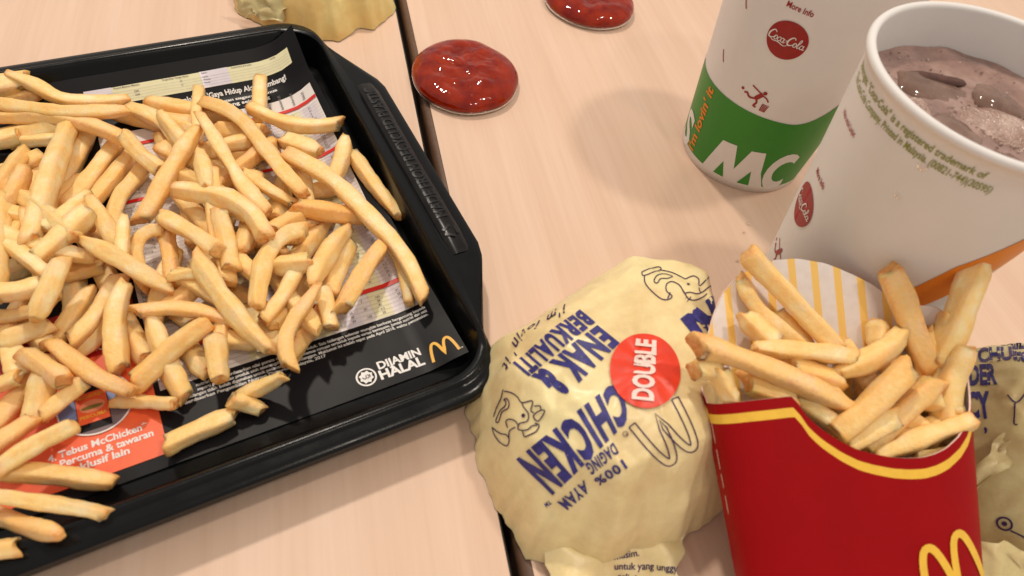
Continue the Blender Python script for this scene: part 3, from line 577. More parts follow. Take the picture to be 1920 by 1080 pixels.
  ('curved mid-length fry slanting up right, central row, heap middle', 2.96, [(-72.7, 215.5, 16.1), (-79.1, 215.7, 16.1), (-83.1, 211.0, 16.1), (-83.4, 203.1, 16.1), (-80.8, 194.8, 16.1)]),
  ('straight mid-length fry slanting up right, upper row, heap middle', 3.74, [(-59.2, 267.4, 27.1), (-66.2, 256.8, 23.1), (-72.3, 245.9, 19.1), (-78.0, 235.2, 15.3), (-84.6, 225.6, 11.6)]),
  ('straight mid-length fry pointing upward, central row, heap middle, middle of three', 3.61, [(-49.2, 212.3, 29.0), (-46.5, 198.5, 26.3), (-44.6, 185.1, 23.7)]),
  ('straight long fry slanting down right, upper row, heap right part', 3.19, [(-59.0, 273.2, 29.0), (-52.1, 256.6, 27.8), (-45.5, 242.3, 25.2), (-39.0, 228.6, 22.7), (-30.9, 217.0, 20.4)]),
  ('slightly bent mid-length fry pointing upward, upper row, heap right end', 3.56, [(4.6, 266.2, 18.6), (2.1, 254.1, 15.1), (-2.8, 243.4, 11.8)]),
  ('slightly bent mid-length fry lying level, top row, heap right part', 3.45, [(-39.9, 295.5, 14.4), (-29.9, 286.7, 14.3), (-19.3, 280.6, 14.3), (-8.2, 278.4, 14.3), (3.3, 280.3, 14.3)]),
  ('slightly bent mid-length fry slanting up right, central row, heap right end', 3.47, [(2.0, 214.3, 10.9), (-3.4, 203.3, 15.0), (-8.1, 192.6, 19.0), (-12.1, 182.1, 22.8), (-14.4, 171.5, 25.9)]),
  ('straight mid-length fry lying level, upper row, heap right end', 3.56, [(-19.6, 220.0, 20.8), (-4.5, 219.4, 15.5), (11.6, 220.0, 9.9)]),
  ('straight mid-length fry slanting up right, lower row, heap left part', 3.66, [(-89.1, 194.1, 13.3), (-92.4, 186.5, 12.9), (-95.5, 179.1, 12.5), (-98.8, 172.2, 12.1), (-103.1, 166.7, 11.7)]),
  ('straight mid-length fry pointing upward, lower row, heap left part', 3.26, [(-104.2, 190.8, 29.0), (-106.5, 177.7, 29.0), (-109.6, 166.8, 27.0)]),
  ('straight short fry lying level, lower row, heap left edge, lower of three', 3.48, [(-125.6, 166.4, 16.9), (-118.1, 170.0, 15.4), (-110.3, 173.8, 14.0)]),
  ('straight short fry slanting down right, bottom row, heap left part', 3.15, [(-114.1, 159.0, 19.0), (-106.2, 151.3, 20.1), (-98.6, 143.8, 21.2)]),
  ('slightly bent mid-length fry lying level, lower row, heap middle', 2.69, [(-80.1, 172.8, 18.4), (-69.8, 173.6, 17.9), (-59.2, 171.8, 17.4), (-48.7, 167.4, 16.9), (-38.4, 161.8, 16.3)]),
  ('straight mid-length fry slanting up right, bottom row, heap left edge', 3.4, [(-95.2, 128.5, 17.5), (-104.5, 121.1, 21.0), (-112.2, 112.8, 24.3)]),
  ('topmost straight mid-length fry slanting down right, central row, heap middle, lower of two', 3.47, [(-99.0, 202.9, 29.0), (-90.3, 196.4, 28.1), (-82.6, 191.5, 24.9), (-74.8, 186.3, 21.8), (-66.9, 181.3, 18.6)]),
  ('topmost curved long fry slanting down right, upper row, heap middle', 3.29, [(-68.6, 229.6, 25.7), (-57.1, 225.0, 27.2), (-45.7, 218.3, 28.9), (-36.5, 208.5, 29.0), (-30.7, 195.1, 29.0)]),
  ('topmost straight mid-length fry slanting down right, central row, heap middle, upper of two', 3.46, [(-73.7, 219.9, 19.3), (-60.3, 206.4, 23.6), (-48.4, 191.1, 28.1)]),
  ('topmost straight mid-length fry slanting down right, lower row, heap right part', 3.27, [(-58.4, 191.6, 26.2), (-51.8, 180.3, 23.5), (-45.2, 169.4, 20.8), (-38.4, 159.0, 18.2), (-30.8, 149.6, 15.6)]),
  ('topmost slightly bent long fry slanting down right, top row, heap right part', 3.99, [(-61.6, 299.7, 15.2), (-46.2, 287.6, 16.3), (-34.7, 266.6, 17.6), (-25.4, 245.4, 18.9), (-15.6, 226.7, 20.0)]),
  ('long', 3.86, [(-23.2, 254.1, 20.7), (-4.4, 236.8, 19.2), (10.3, 214.8, 17.6), (22.9, 192.4, 16.1), (29.1, 168.0, 14.5)]),
  ('topmost curved mid-length fry slanting up right, central row, heap right part', 3.36, [(-14.7, 202.6, 25.1), (-24.8, 199.5, 24.8), (-31.5, 190.0, 24.3), (-34.4, 178.2, 24.0), (-35.3, 165.8, 23.6)]),
  ('topmost slightly bent mid-length fry pointing upward, lower row, heap right part', 3.1, [(-11.8, 170.8, 28.3), (-17.2, 163.4, 26.4), (-22.6, 156.1, 24.6), (-25.6, 148.2, 22.9), (-24.3, 139.0, 21.0)]),
  ('topmost straight mid-length fry slanting up right, bottom row, heap middle', 3.74, [(-54.0, 166.0, 17.6), (-67.7, 156.8, 14.1), (-79.5, 146.0, 10.8)]),
  ('topmost slightly bent mid-length fry pointing upward, lower row, heap left part', 3.83, [(-83.0, 185.8, 21.7), (-85.9, 178.0, 18.8), (-87.1, 169.5, 16.1), (-86.8, 160.9, 13.3), (-85.8, 152.4, 10.7)]),
  ('topmost slightly bent mid-length fry slanting down right, bottom row, heap left part', 3.22, [(-106.5, 163.5, 17.4), (-99.9, 155.9, 16.9), (-92.9, 149.5, 16.4), (-85.4, 144.3, 16.0), (-77.9, 139.7, 15.6)])]
BOXF = [
  (None, 3.49, [(137.6, 95.9, 51.3), (158.7, 82.8, 46.6)]),
  (None, 3.52, [(168.3, 87.9, 50.0), (184.8, 73.4, 45.0)]),
  (None, 3.53, [(189.0, 90.8, 55.0), (194.5, 69.1, 46.3)]),
  (None, 3.43, [(125.6, 98.6, 53.4), (140.6, 80.9, 47.4)]),
  (None, 3.49, [(151.1, 102.1, 55.9), (156.8, 79.0, 46.4)]),
  (None, 2.99, [(131.3, 127.0, 66.8), (137.3, 115.5, 60.7), (149.6, 99.8, 56.6)]),
  (None, 2.99, [(141.9, 114.3, 60.7), (150.3, 100.9, 56.3)]),
  (None, 3.28, [(128.7, 114.1, 62.0), (136.7, 101.9, 59.5)]),
  (None, 3.12, [(132.2, 131.4, 75.4), (144.8, 115.3, 67.7), (159.1, 95.9, 60.5)]),
  (None, 3.19, [(178.9, 105.3, 62.2), (174.5, 95.4, 57.9)]),
  (None, 3.39, [(139.1, 94.0, 58.6), (156.9, 85.3, 56.1)]),
  (None, 3.1, [(154.7, 88.8, 57.9), (172.5, 92.8, 61.9), (182.7, 98.0, 65.4)]),
  (None, 2.79, [(126.0, 100.7, 63.0), (145.1, 96.7, 62.4), (162.9, 92.4, 61.3)]),
  (None, 3.52, [(163.6, 102.2, 56.8), (172.6, 79.3, 49.1)]),
  (None, 3.54, [(179.0, 97.9, 56.6), (185.6, 80.7, 50.7)]),
  (None, 3.5, [(138.6, 106.4, 55.4), (147.6, 89.0, 49.8)]),
  (None, 3.5, [(191.6, 97.9, 64.4), (190.2, 75.3, 51.7)]),
  (None, 3.47, [(199.4, 98.1, 69.3), (190.2, 77.5, 55.4)]),
  (None, 3.39, [(148.4, 87.9, 55.2), (159.6, 72.7, 50.1)]),
  (None, 3.4, [(170.8, 77.3, 53.4), (184.0, 63.3, 49.4)]),
  (None, 3.34, [(138.6, 85.1, 55.5), (150.9, 73.3, 51.5)]),
  (None, 3.4, [(179.2, 78.0, 57.5), (194.4, 70.3, 56.4)]),
  (None, 3.38, [(165.5, 66.6, 48.5), (188.6, 67.1, 52.4)]),
  (None, 3.83, [(181.0, 117.3, 76.9), (185.1, 102.7, 68.6), (188.6, 84.1, 59.1)]),
  (None, 3.82, [(210.3, 112.8, 84.6), (204.0, 102.8, 76.4), (191.2, 85.2, 60.2)]),
  (None, 3.91, [(199.2, 87.4, 68.7), (191.5, 76.9, 60.0), (187.4, 61.1, 48.6)]),
  (None, 3.47, [(121.4, 89.9, 58.1), (136.2, 82.7, 56.0)]),
  (None, 2.92, [(102.3, 95.3, 63.1), (112.5, 94.6, 61.9)]),
  (None, 2.76, [(110.1, 93.8, 63.4), (115.4, 84.2, 56.1)]),
  (None, 3.19, [(102.5, 100.6, 69.9), (120.6, 94.2, 65.3), (140.2, 85.1, 60.5), (155.8, 76.1, 56.3)]),
  (None, 3.69, [(185.3, 79.1, 62.7), (170.8, 72.1, 55.0), (157.0, 65.5, 47.7)]),
  (None, 3.15, [(168.9, 71.2, 56.6), (150.3, 66.9, 49.8)]),
  (None, 3.64, [(174.6, 83.7, 67.3), (160.2, 75.9, 59.2), (146.9, 70.5, 51.5)]),
  (None, 2.72, [(193.1, 64.8, 60.0), (176.8, 63.8, 55.7), (159.9, 61.8, 49.4)]),
  (None, 2.31, [(171.8, 59.2, 50.9), (188.5, 57.6, 52.6)])]
def fry(name, pts, r, seed, mat):
    """one chip: square-cut stick swept along a bent centre line, ragged browned ends"""
    rd = random.Random(seed); P = [Vector(p) / 1000 for p in pts]
    if len(P) == 2: P = [P[0], (P[0] + P[1]) / 2 + Vector((rd.uniform(-1, 1), rd.uniform(-1, 1), 0)) * 0.0010, P[1]]
    line = [Vector(q) for q in smooth_line([tuple(p) for p in P], max(4, int(20 / (len(P) - 1))))]
    r *= rd.uniform(0.86, 0.99); n = len(line); v = []; cr = []; k_ = rd.uniform(0.70, 0.86)
    sec = [(1, -k_), (1, -0.3), (1, 0.3), (1, k_), (k_, 1), (0.3, 1), (-0.3, 1), (-k_, 1), (-1, k_), (-1, 0.3), (-1, -0.3), (-1, -k_), (-k_, -1), (-0.3, -1), (0.3, -1), (k_, -1)]; ns = len(sec)
    rot = rd.choice((0.0, 0.0, 0.78)) + rd.uniform(-0.4, 0.4); asp = rd.uniform(0.84, 1.06); off = Vector((rd.uniform(0, 99), rd.uniform(0, 99), rd.uniform(0, 99))); tw = rd.uniform(-0.5, 0.5)
    cut0, cut1 = rd.uniform(-1.0, 1.0), rd.uniform(-1.0, 1.0); tap0, tap1 = rd.choice((1, 0.97, 0.9, 0.8, 0.55)), rd.choice((1, 0.97, 0.9, 0.8, 0.55))
    bc = rd.uniform(0.0, 0.08) if rd.random() < 0.86 else 0.35
    c = sum(line, Vector()) / n
    rings = [(0, 0.05, 0.30), (0, 0.0, 0.84), (0, 0.14, 0.97)] + [(i, 0, 1) for i in range(1, n - 1)] + [(n - 1, -0.14, 0.97), (n - 1, 0.0, 0.84), (n - 1, -0.05, 0.30)]
    for (i, push, sc) in rings:
        t = (line[min(i + 1, n - 1)] - line[max(i - 1, 0)]).normalized(); s = t.cross(Vector((0, 0, 1))).normalized(); u = s.cross(t)
        e = i / (n - 1); tp = 1 - (1 - tap0) * max(0, 1 - e * 4) - (1 - tap1) * max(0, 1 - (1 - e) * 4); an = rot + tw * (e - 0.5); ca, sa = cos(an), sin(an)
        for (qx, qy) in sec:
            x0, y0 = qx * r * sc * tp, qy * r * sc * tp * asp; wx, wy = x0 * ca - y0 * sa, x0 * sa + y0 * ca
            ct = (cut0 if i == 0 else cut1 if i == n - 1 else 0) * wx
            p = line[i] + s * wx + u * wy + t * (push * r * 2 + ct)
            if i in (0, n - 1): p = p + t * noise.noise(p * 420 + off) * 0.0009
            nz = noise.noise(p * 240 + off) * 0.00034 + noise.noise(p * 75 + off) * 0.0011 + noise.noise(p * 700 + off) * 0.00016
            dirv = (s * wx + u * wy); dirv = dirv.normalized() if dirv.length > 0 else t
            v.append(p + dirv * nz * (1 if sc > 0.5 else 0.4) - c)
            endf = max(0, 1 - e * 7) + max(0, 1 - (1 - e) * 7); edge = 1.0 if max(abs(qx), abs(qy)) == 1 and min(abs(qx), abs(qy)) > 0.5 else 0.0
            cr.append(min(1, 0.62 * endf ** 1.6 + edge * 0.36 + bc))
    nr = len(rings); f = [tuple(reversed(q)) for q in grid_faces(ns, nr, True)]
    f.append(tuple(range(ns))); f.append(tuple(reversed(range((nr - 1) * ns, nr * ns))))
    o = mesh_obj(name, v, f, mat, smooth=True); o.location = c
    at = o.data.attributes.new('crisp', 'FLOAT', 'POINT'); at.data.foreach_set('value', cr)
    return o
LOOSE = {'long': 'longest french fry, curving down the right side of the heap to its lower right corner',
         'l1': 'straight french fry lying across the orange panel, uppermost of four at the lower left edge',
         'l2': 'french fry with a slanted tip, second of four fries lying at the lower left edge',
         'l3': 'french fry with a chunky cut tip, third of four fries at the lower left edge',
         'l4': 'lowest french fry at the left edge, only its blunt tip in view',
         'l5': 'pale french fry lying flat over the printed blue picture below the heap',
         'l6': 'thick short french fry lying alone on black paper beside the orange panel',
         'l7': 'short french fry with a pointed tip lying over the white small print',
         'l8': 'small crumpled brown fry nub lying on the black paper'}
for i, (key, r, pts) in enumerate(HEAP):
    o = fry('french_fry', pts, r / 1000, 100 + i, M['fry'])
    tag(o, LOOSE.get(key, key), 'french fry', 'french fries on the tray')
BOXLAB = {8: 'french fry with a raised tip leaning against the left of the striped carton back', 5: 'darker french fry behind the raised one at the left of the striped carton back', 7: 'stubby french fry end below the left stripes of the carton back', 9: 'short french fry stub before the striped back at the middle of the carton', 11: 'darker french fry crossing behind the wide pale one in the carton',
          12: 'level french fry lying across the carton before the stripes', 23: 'broad french fry standing up at the middle of the carton against the cup', 24: 'tallest french fry standing at the right end of the carton before the orange band', 25: 'broad upright french fry inside the right wall of the carton',
          26: 'blunt french fry end with dark specks above the left shoulder of the carton', 27: 'bent fry tip hanging over the left edge of the carton', 28: 'short fry piece pointing down at the left shoulder of the carton', 29: 'long french fry poking out over the left shoulder of the red carton',
          30: 'french fry lying just below the wide pale one in the carton', 31: 'short pale fry beneath two slanting fries near the carton rim', 32: 'wide pale french fry slanting across the middle of the carton opening', 33: 'slim pointed french fry lying just above the lowest dip of the carton rim', 34: 'thin fry showing a sliver above the lowest dip of the carton rim'}
for i, (key, r, pts) in enumerate(BOXF):
    o = fry('french_fry', [(p[0] + 2.4, p[1] - 0.2, p[2] + 0.2) for p in pts], r / 1000 * 1.13, 400 + i, M['fry'])
    if i in BOXLAB: tag(o, BOXLAB[i], 'french fry')
    else: tag(o, 'golden french fry packed in the red carton', 'french fry', 'french fries in the carton')

# ------------------------------------------------------------------ red fries carton
BT = Vector((0.15186636, 0.07983909, 0.065)) + Vector((0.99093778, -0.08977563, 0.0999132)) * 0.0024; BX = Vector((0.99093778, -0.08977563, 0.0999132)); BY = Vector((0.024925, 0.85381564, 0.51997846)); BZ = Vector((-0.13198885, -0.51277596, 0.84831584))
bm_ = Matrix.Identity(4)
for i, col in enumerate((BX, BY, BZ)):
    for j in range(3): bm_[j][i] = col[j]
bm_.translation = BT
carton = empty('fries_carton', (0, 0, 0), 'red french fries carton with yellow line and striped inside, leaning by the cup', 'carton'); carton.matrix_world = bm_
ZC = -0.0105
def hw_(y): return 0.0452 + 0.075 * min(0, y) + 0.02 * max(0, y)
def section(t, y, grow=0.0):
    """rounded lens section: t=0 right side, t=90 front, 270 back"""
    p = 3.0; h = hw_(y) + grow; d = 0.0140 + 0.010 * min(0, y) + grow
    q = (abs(cos(t)) ** p + abs(sin(t)) ** p) ** (-1 / p)
    return Vector((h * q * cos(t), y, ZC + d * q * sin(t)))
def interp(tab, x):
    if x <= tab[0][0]: return tab[0][1]
    for (a, ya), (b, yb) in zip(tab, tab[1:]):
        if x <= b:
            s = (x - a) / (b - a); return ya + (yb - ya) * s
    return tab[-1][1]
FRONT = [(-0.046, -0.001), (-0.036, -0.0004), (-0.0222, 0.0), (-0.0205, -0.0022), (-0.0180, -0.0070), (-0.0140, -0.0112), (-0.0085, -0.0155), (-0.003, -0.0187), (0.002, -0.0205), (0.0085, -0.0223), (0.0140, -0.0232), (0.0195, -0.0236), (0.0245, -0.0230), (0.0290, -0.0217), (0.0345, -0.0188), (0.0385, -0.0155), (0.0420, -0.0110), (0.0440, -0.0050), (0.0452, 0.004)]
BACK = [(-0.0450, 0.004), (-0.0410, 0.0130), (-0.0385, 0.0200), (-0.0350, 0.0275), (-0.0300, 0.0355), (-0.0250, 0.0398), (-0.0190, 0.0432), (-0.0090, 0.0460), (-0.0005, 0.0459), (0.0095, 0.0434), (0.0145, 0.0410), (0.0210, 0.0374), (0.0260, 0.0340), (0.0300, 0.0302), (0.0340, 0.0268), (0.0380, 0.0252), (0.0420, 0.0246), (0.0440, 0.0238), (0.0452, 0.0215)]
NT_ = 160
def ytop(t):
    x = section(t, 0.0).x
    if sin(t) >= 0:
        y = interp(FRONT, x)
        if cos(t) > 0: s = max(0, 1 - sin(t) / 0.45); y = y + (0.018 - y) * s * s * (3 - 2 * s)
        return y
    y = interp(BACK, x)
    if cos(t) < 0: s = max(0, 1 + sin(t) / 0.30); return y * (1 - s) + 0.0005 * s
    s = max(0, 1 + sin(t) / 0.25); return y * (1 - s) + 0.018 * s
def rows(t):
    yt = ytop(t); yb = -0.075
    return [yt, yt - 0.0017, yt - 0.0035, yt - 0.0065, yt - 0.0090] + [yt - 0.0090 + (yb - yt + 0.0090) * k / 12 for k in range(1, 13)]
nr = len(rows(0)); ov = []; fm = []; of = []
for j in range(nr):
    for i in range(NT_):
        t = 2 * pi * i / NT_ + 0.0001; ov.append(section(t, rows(t)[j]))
for j in range(nr - 1):
    for i in range(NT_):
        a = j * NT_ + i; b = j * NT_ + (i + 1) % NT_; of.append((a, a + NT_, b + NT_, b)); tmid = 2 * pi * (i + 0.5) / NT_
        fm.append(1 if (j == 2 and (sin(tmid) > -0.1)) else 0)
of.append(tuple(range((nr - 1) * NT_, nr * NT_))); fm.append(0)
mesh_obj('shell', ov, of, [M['carton_red'], M['carton_yellow']], carton, fm, True)
iv = []; if_ = []
for j in range(nr):
    for i in range(NT_):
        t = 2 * pi * i / NT_ + 0.0001; iv.append(section(t, rows(t)[j] if j < nr - 1 else -0.0742, -0.00045))
if_ = [tuple(reversed(q)) for q in [(a * NT_ + i, (a + 1) * NT_ + i, (a + 1) * NT_ + (i + 1) % NT_, a * NT_ + (i + 1) % NT_) for a in range(nr - 1) for i in range(NT_)]]
li = mesh_obj('lining', iv, if_, M['lining'], carton, smooth=True)
uv = li.data.uv_layers.new(name='UVMap')
for lp in li.data.loops:
    co = li.data.vertices[lp.vertex_index].co; uv.data[lp.index].uv = ((co.x / hw_(co.y) * 0.0452 + 0.047 - 0.03 * co.y) / 0.0083 if co.z < ZC else 0.6, co.y * 10)
ev = []; ef = []
for i in range(NT_):
    t = 2 * pi * i / NT_ + 0.0001; y = ytop(t); ev += [section(t, y, 0.00002) + Vector((0, 0.0001, 0)), section(t, y, -0.00047) + Vector((0, 0.0001, 0))]
for i in range(NT_):
    k = (i + 1) % NT_; ef.append((2 * i, 2 * i + 1, 2 * k + 1, 2 * k))
mesh_obj('cut_edge', ev, ef, M['carton_edge'], carton)
def front_map(x, y):
    h = hw_(y); c = max(-0.999, min(0.999, x / h)); p = 3.0; d = 0.0140 + 0.010 * min(0, y)
    z = ZC + d * (1 - abs(c) ** p) ** (1 / p); return (x, y, z + 0.0003)
decal('arches_logo', place(arches(0.024, 0.021, 0.0026), (0.0268, -0.0705), (0.97, 0.24)), front_map, M['carton_yellow'], carton, cut=(0.0012, 0.0015))
def edge_map(x, y):
    return tuple(section(pi - 0.14 + x * 30, y, 0.0002))
for y0_, y1_ in ((-0.0140, -0.0070), (-0.0225, -0.0160), (-0.0285, -0.0240), (-0.0370, -0.0310)):
    decal('worn_edge', rect(-0.0006, 0.0004, y0_, y1_), edge_map, M['carton_edge'], carton, (0, 0.001))

# ------------------------------------------------------------------ paper cups
def cup(c, r0, r1, h, label):
    e = empty('paper_cup', (c[0], c[1], 0), label, 'cup')
    n = 96; prof = [(r0 - 0.004, 0.004), (r0 - 0.0016, 0.004), (r0 - 0.0010, 0.0), (r0, 0.0002)]
    prof += [(r0 + (r1 - r0) * k / 24, h * k / 24) for k in range(1, 24)]
    rr = 0.0016; cx, cz = r1 + 0.0003, h - 0.0004
    prof += [(cx + rr * cos(radians(a)), cz + rr * sin(radians(a))) for a in range(-70, 200, 18)]
    prof += [(r0 + (r1 - r0) * k / 12 - 0.0009, h * k / 12) for k in range(11, 0, -1)] + [(r0 - 0.002, 0.006), (0.0005, 0.006)]
    v = [(r * cos(2 * pi * i / n), r * sin(2 * pi * i / n), z) for r, z in prof for i in range(n)]
    mesh_obj('cup_wall', v, grid_faces(n, len(prof), True), M['cup'], e, smooth=True)
    def mp(dh=0.00022):
        def f(deg, z):
            r = r0 + (r1 - r0) * z / h + dh; return (r * cos(radians(deg)), r * sin(radians(deg)), z)
        return f
    e_r = lambda z: (r0 + (r1 - r0) * z / h)
    def onto(shape, deg, z, rot=0, dh=0.00022, name='lettering', mat='cup_red', cut=(2.0, 0.004)):
        """shape in metres, centred/anchored at (deg, z)"""
        ca, sa = cos(radians(rot)), sin(radians(rot)); k = 180 / pi / e_r(z)
        sh = ([(deg + (x * ca - y * sa) * k, z + x * sa + y * ca) for x, y in shape[0]], shape[1])
        return decal(name, sh, mp(dh), M[mat], e, cut)
    return e, mp, onto
c1, mp1, on1 = cup((0.2215, 0.2600), 0.0335, 0.0442, 0.130, 'white paper cup with a green band, standing behind the fuller cup')
gb = [(d, 0.0050) for d in range(-216, -59, 3)] ; gt = [(d, 0.0494 + (0.0065 * ((d + 107) / 22) ** 2 if d > -107 else 0)) for d in range(-216, -59, 3)]
n_ = len(gb); decal('green_band', (gb + gt, [(i, i + 1, n_ + i + 1, n_ + i) for i in range(n_ - 1)]), mp1(0.00020), M['cup_green'], c1, (0, 0.006))
def poly(p): return (p, [tuple(range(len(p)))])
LM = join([poly([(-156, 0.0045), (-146.5, 0.0268), (-134.2, 0.0279), (-138, 0.0045)]), poly([(-138, 0.0045), (-134.2, 0.0279), (-128.5, 0.0130), (-127, 0.0045)]), poly([(-131, 0.0045), (-128.5, 0.0130), (-122.1, 0.0281), (-111.0, 0.0291), (-113, 0.0045)]), poly([(-113, 0.0045), (-111, 0.0291), (-106, 0.0150), (-98, 0.0045)])])
decal('big_lettering', LM, mp1(0.00038), M['cup'], c1, (3, 0.005))
Cc = [(-89 + 14 * cos(radians(a)), 0.0165 + 0.0135 * sin(radians(a))) for a in range(50, 311, 20)]; Ci = [(-87 + 9 * cos(radians(a)), 0.0165 + 0.0075 * sin(radians(a))) for a in range(50, 311, 20)]
decal('big_lettering', (Cc + Ci, [(i, i + 1, len(Cc) + i + 1, len(Cc) + i) for i in range(len(Cc) - 1)]), mp1(0.00038), M['cup'], c1, (3, 0.005))
decal('letter_counter', join([poly([(-143.5, 0.0052), (-133.8, 0.0052), (-139.0, 0.0150)]), poly([(-121, 0.0052), (-110.5, 0.0052), (-114.5, 0.0152)])]), mp1(0.00054), M['cup_green'], c1, (3, 0.004))
on1(shift(text2d('S', 0.019, 0.03), -0.006, 0), 168, 0.0035, mat='cup', name='big_lettering', dh=0.0004)
on1(text2d("i'm lovin' it", 0.0052, 0.03, width=0.041), -171.5, 0.0058, 90, 0.0004, 'slogan_lettering', 'cup_orange', (1.5, 0.004))
on1(disc(0, 0, 0.0090), -135.3, 0.0904, 0, name='logo_disc', mat='cup_red'); on1(script_logo(0.0165), -135.3, 0.0904, 0, 0.0004, 'logo_script', 'cup', (2, 0))
on1(text2d('More Info', 0.0026, 0.02, width=0.0118, align='CENTER'), -136, 0.1042)
man = join([disc(0.0028, 0.0070, 0.0010, n=12), stroke([(0.0022, 0.0060), (0.0002, 0.0022)], 0.0022), stroke(smooth_line([(0.0020, 0.0056), (-0.0012, 0.0066), (-0.0040, 0.0074)]), 0.0007), stroke(smooth_line([(0.0022, 0.0054), (0.0046, 0.0048), (0.0062, 0.0034)]), 0.0007),
  stroke(smooth_line([(0.0004, 0.0022), (-0.0026, 0.0010), (-0.0046, 0.0024), (-0.0058, 0.0016)]), 0.0010), stroke(smooth_line([(0.0004, 0.0022), (0.0016, 0.0004), (0.0010, -0.0018), (0.0024, -0.0020)]), 0.0010), disc(-0.0074, 0.0030, 0.0008, n=10)])
bask = join([stroke([(0.0044, 0.0012), (0.0074, 0.0016), (0.0070, -0.0024), (0.0046, -0.0026), (0.0044, 0.0012)], 0.0004)] + [stroke([(0.0046 + k * 0.0007, 0.0012), (0.0048 + k * 0.0006, -0.0025)], 0.0003) for k in range(4)] + [stroke([(0.0045, 0.0006 - k * 0.0009), (0.0072, 0.0008 - k * 0.0009)], 0.0003) for k in range(4)])
on1(join([man, bask]), -138, 0.0555, -6, name='runner_symbol')
on1(stroke([(-0.0016, 0.0024), (0, 0), (0.0020, -0.0022)], 0.0006), -174.5, 0.0656, -8, name='fold_mark'); on1(stroke([(-0.0012, 0.0018), (0, 0), (0.0014, -0.0016)], 0.0006), -170, 0.0945, -8, name='fold_mark')

c2, mp2, on2 = cup((0.2140, 0.1492), 0.0325, 0.0442, 0.130, 'open white paper cup of iced chocolate drink, nearest the fries carton')
ob = join([poly([(-125, 0.048), (-118, 0.038), (-94, 0.062), (-106, 0.0827), (-115.5, 0.0647)]), poly([(-106, 0.0827), (-94, 0.062), (-81.4, 0.0747), (-88, 0.0993)]), poly([(-88, 0.0993), (-81.4, 0.0747), (-50, 0.098), (-58, 0.117)])])
decal('orange_band', ob, mp2(), M['cup_orange'], c2, (2, 0.006))
on2(disc(0, 0, 0.0090), 164, 0.0650, 0, name='logo_disc', mat='cup_red'); on2(script_logo(0.0165), 164, 0.0650, 0, 0.0004, 'logo_script', 'cup', (2, 0))
on2(text2d('Imbas untuk Lanjut', 0.0022, 0.015, width=0.0135), 157, 0.1060); on2(text2d('More Info', 0.0024, 0.02, width=0.0100), 160, 0.0800)
on2(join([man, bask]), 162, 0.0320, 0, name='runner_symbol')
k2 = 180 / pi / 0.0440
t1_ = text2d('beverages. "Coca-Cola" is a registered trademark of', 0.0027, 0.016, width=0.0625); t2_ = text2d('The Coca-Cola Company. Printed in Malaysia. (00821-744)(30595)', 0.0027, 0.016, width=0.0660)
decal('rim_lettering', join([([(150 + x * k2, 0.1216 + y) for x, y in t1_[0]], t1_[1]), ([(151 + x * k2, 0.1174 + y) for x, y in t2_[0]], t2_[1])]), mp2(), M['cup_olive'], c2, (2.0, 0))
# drink, foam, ice
rl = 0.0325 + 0.0117 * 0.1145 / 0.13 - 0.0010; nr_, na_ = 30, 72; dv = [(0, 0, 0.1145)]; df = []
for j in range(1, nr_ + 1):
    for i in range(na_):
        a = 2 * pi * i / na_; r = rl * j / nr_; x, y = r * cos(a), r * sin(a)
        z = 0.1143 + 0.0009 * noise.noise((x * 110, y * 110, 1)) + 0.0004 * noise.noise((x * 320, y * 320, 5)) + (0.0006 if j == nr_ else 0); dv.append((x, y, z))
for i in range(na_): df.append((0, 1 + i, 1 + (i + 1) % na_))
for j in range(nr_ - 1):
    for i in range(na_):
        a = 1 + j * na_ + i; b = 1 + j * na_ + (i + 1) % na_; df.append((a, a + na_, b + na_, b))
DC = Vector((0.2140, 0.1492, 0))
dr = mesh_obj('chocolate_drink', [Vector(p) for p in dv], df, M['drink'], smooth=True); dr.location = DC
tag(dr, 'iced chocolate drink filling the open paper cup', 'drink')
def blob(name, loc, size, rot, mat, lab, cat, grp, seed=0, p=5.0):
    v = []; f = []; nu_, nv_ = 20, 12
    for j in range(nv_ + 1):
        ph = -pi / 2 + pi * j / nv_
        for i in range(nu_):
            th = 2 * pi * i / nu_; d = Vector((cos(ph) * cos(th), cos(ph) * sin(th), sin(ph)))
            q = (abs(d.x) ** p + abs(d.y) ** p + abs(d.z) ** p) ** (-1 / p); d = d * q
            v.append(Vector((d.x * size[0], d.y * size[1], d.z * size[2])) * (1 + 0.10 * noise.noise(d * 2 + Vector((seed, 0, 0)))))
    f = grid_faces(nu_, nv_ + 1, True); o = mesh_obj(name, v, f, mat, smooth=True); o.location = loc; o.rotation_euler = rot
    return tag(o, lab, cat, grp)
blob('ice_cube', DC + Vector((-0.006, 0.016, 0.1112)), (0.014, 0.0075, 0.0042), (0.1, 0.1, -0.45), M['ice'], 'long ice cube at the far side of the chocolate drink', 'ice cube', 'ice in the drink', 1)
blob('ice_cube', DC + Vector((-0.016, -0.008, 0.1098)), (0.011, 0.010, 0.0052), (0.1, -0.15, 0.5), M['ice'], 'ice cube near the cup wall facing the tray', 'ice cube', 'ice in the drink', 2)
blob('ice_cube', DC + Vector((0.002, -0.023, 0.1096)), (0.012, 0.0095, 0.0050), (-0.1, 0.1, -0.2), M['ice'], 'ice cube nearest the carton in the drink', 'ice cube', 'ice in the drink', 3)
blob('ice_cube', DC + Vector((0.017, 0.010, 0.1096)), (0.010, 0.010, 0.0060), (0.1, 0.2, 0.9), M['ice'], 'ice cube towards the right rim of the drink', 'ice cube', 'ice in the drink', 4)
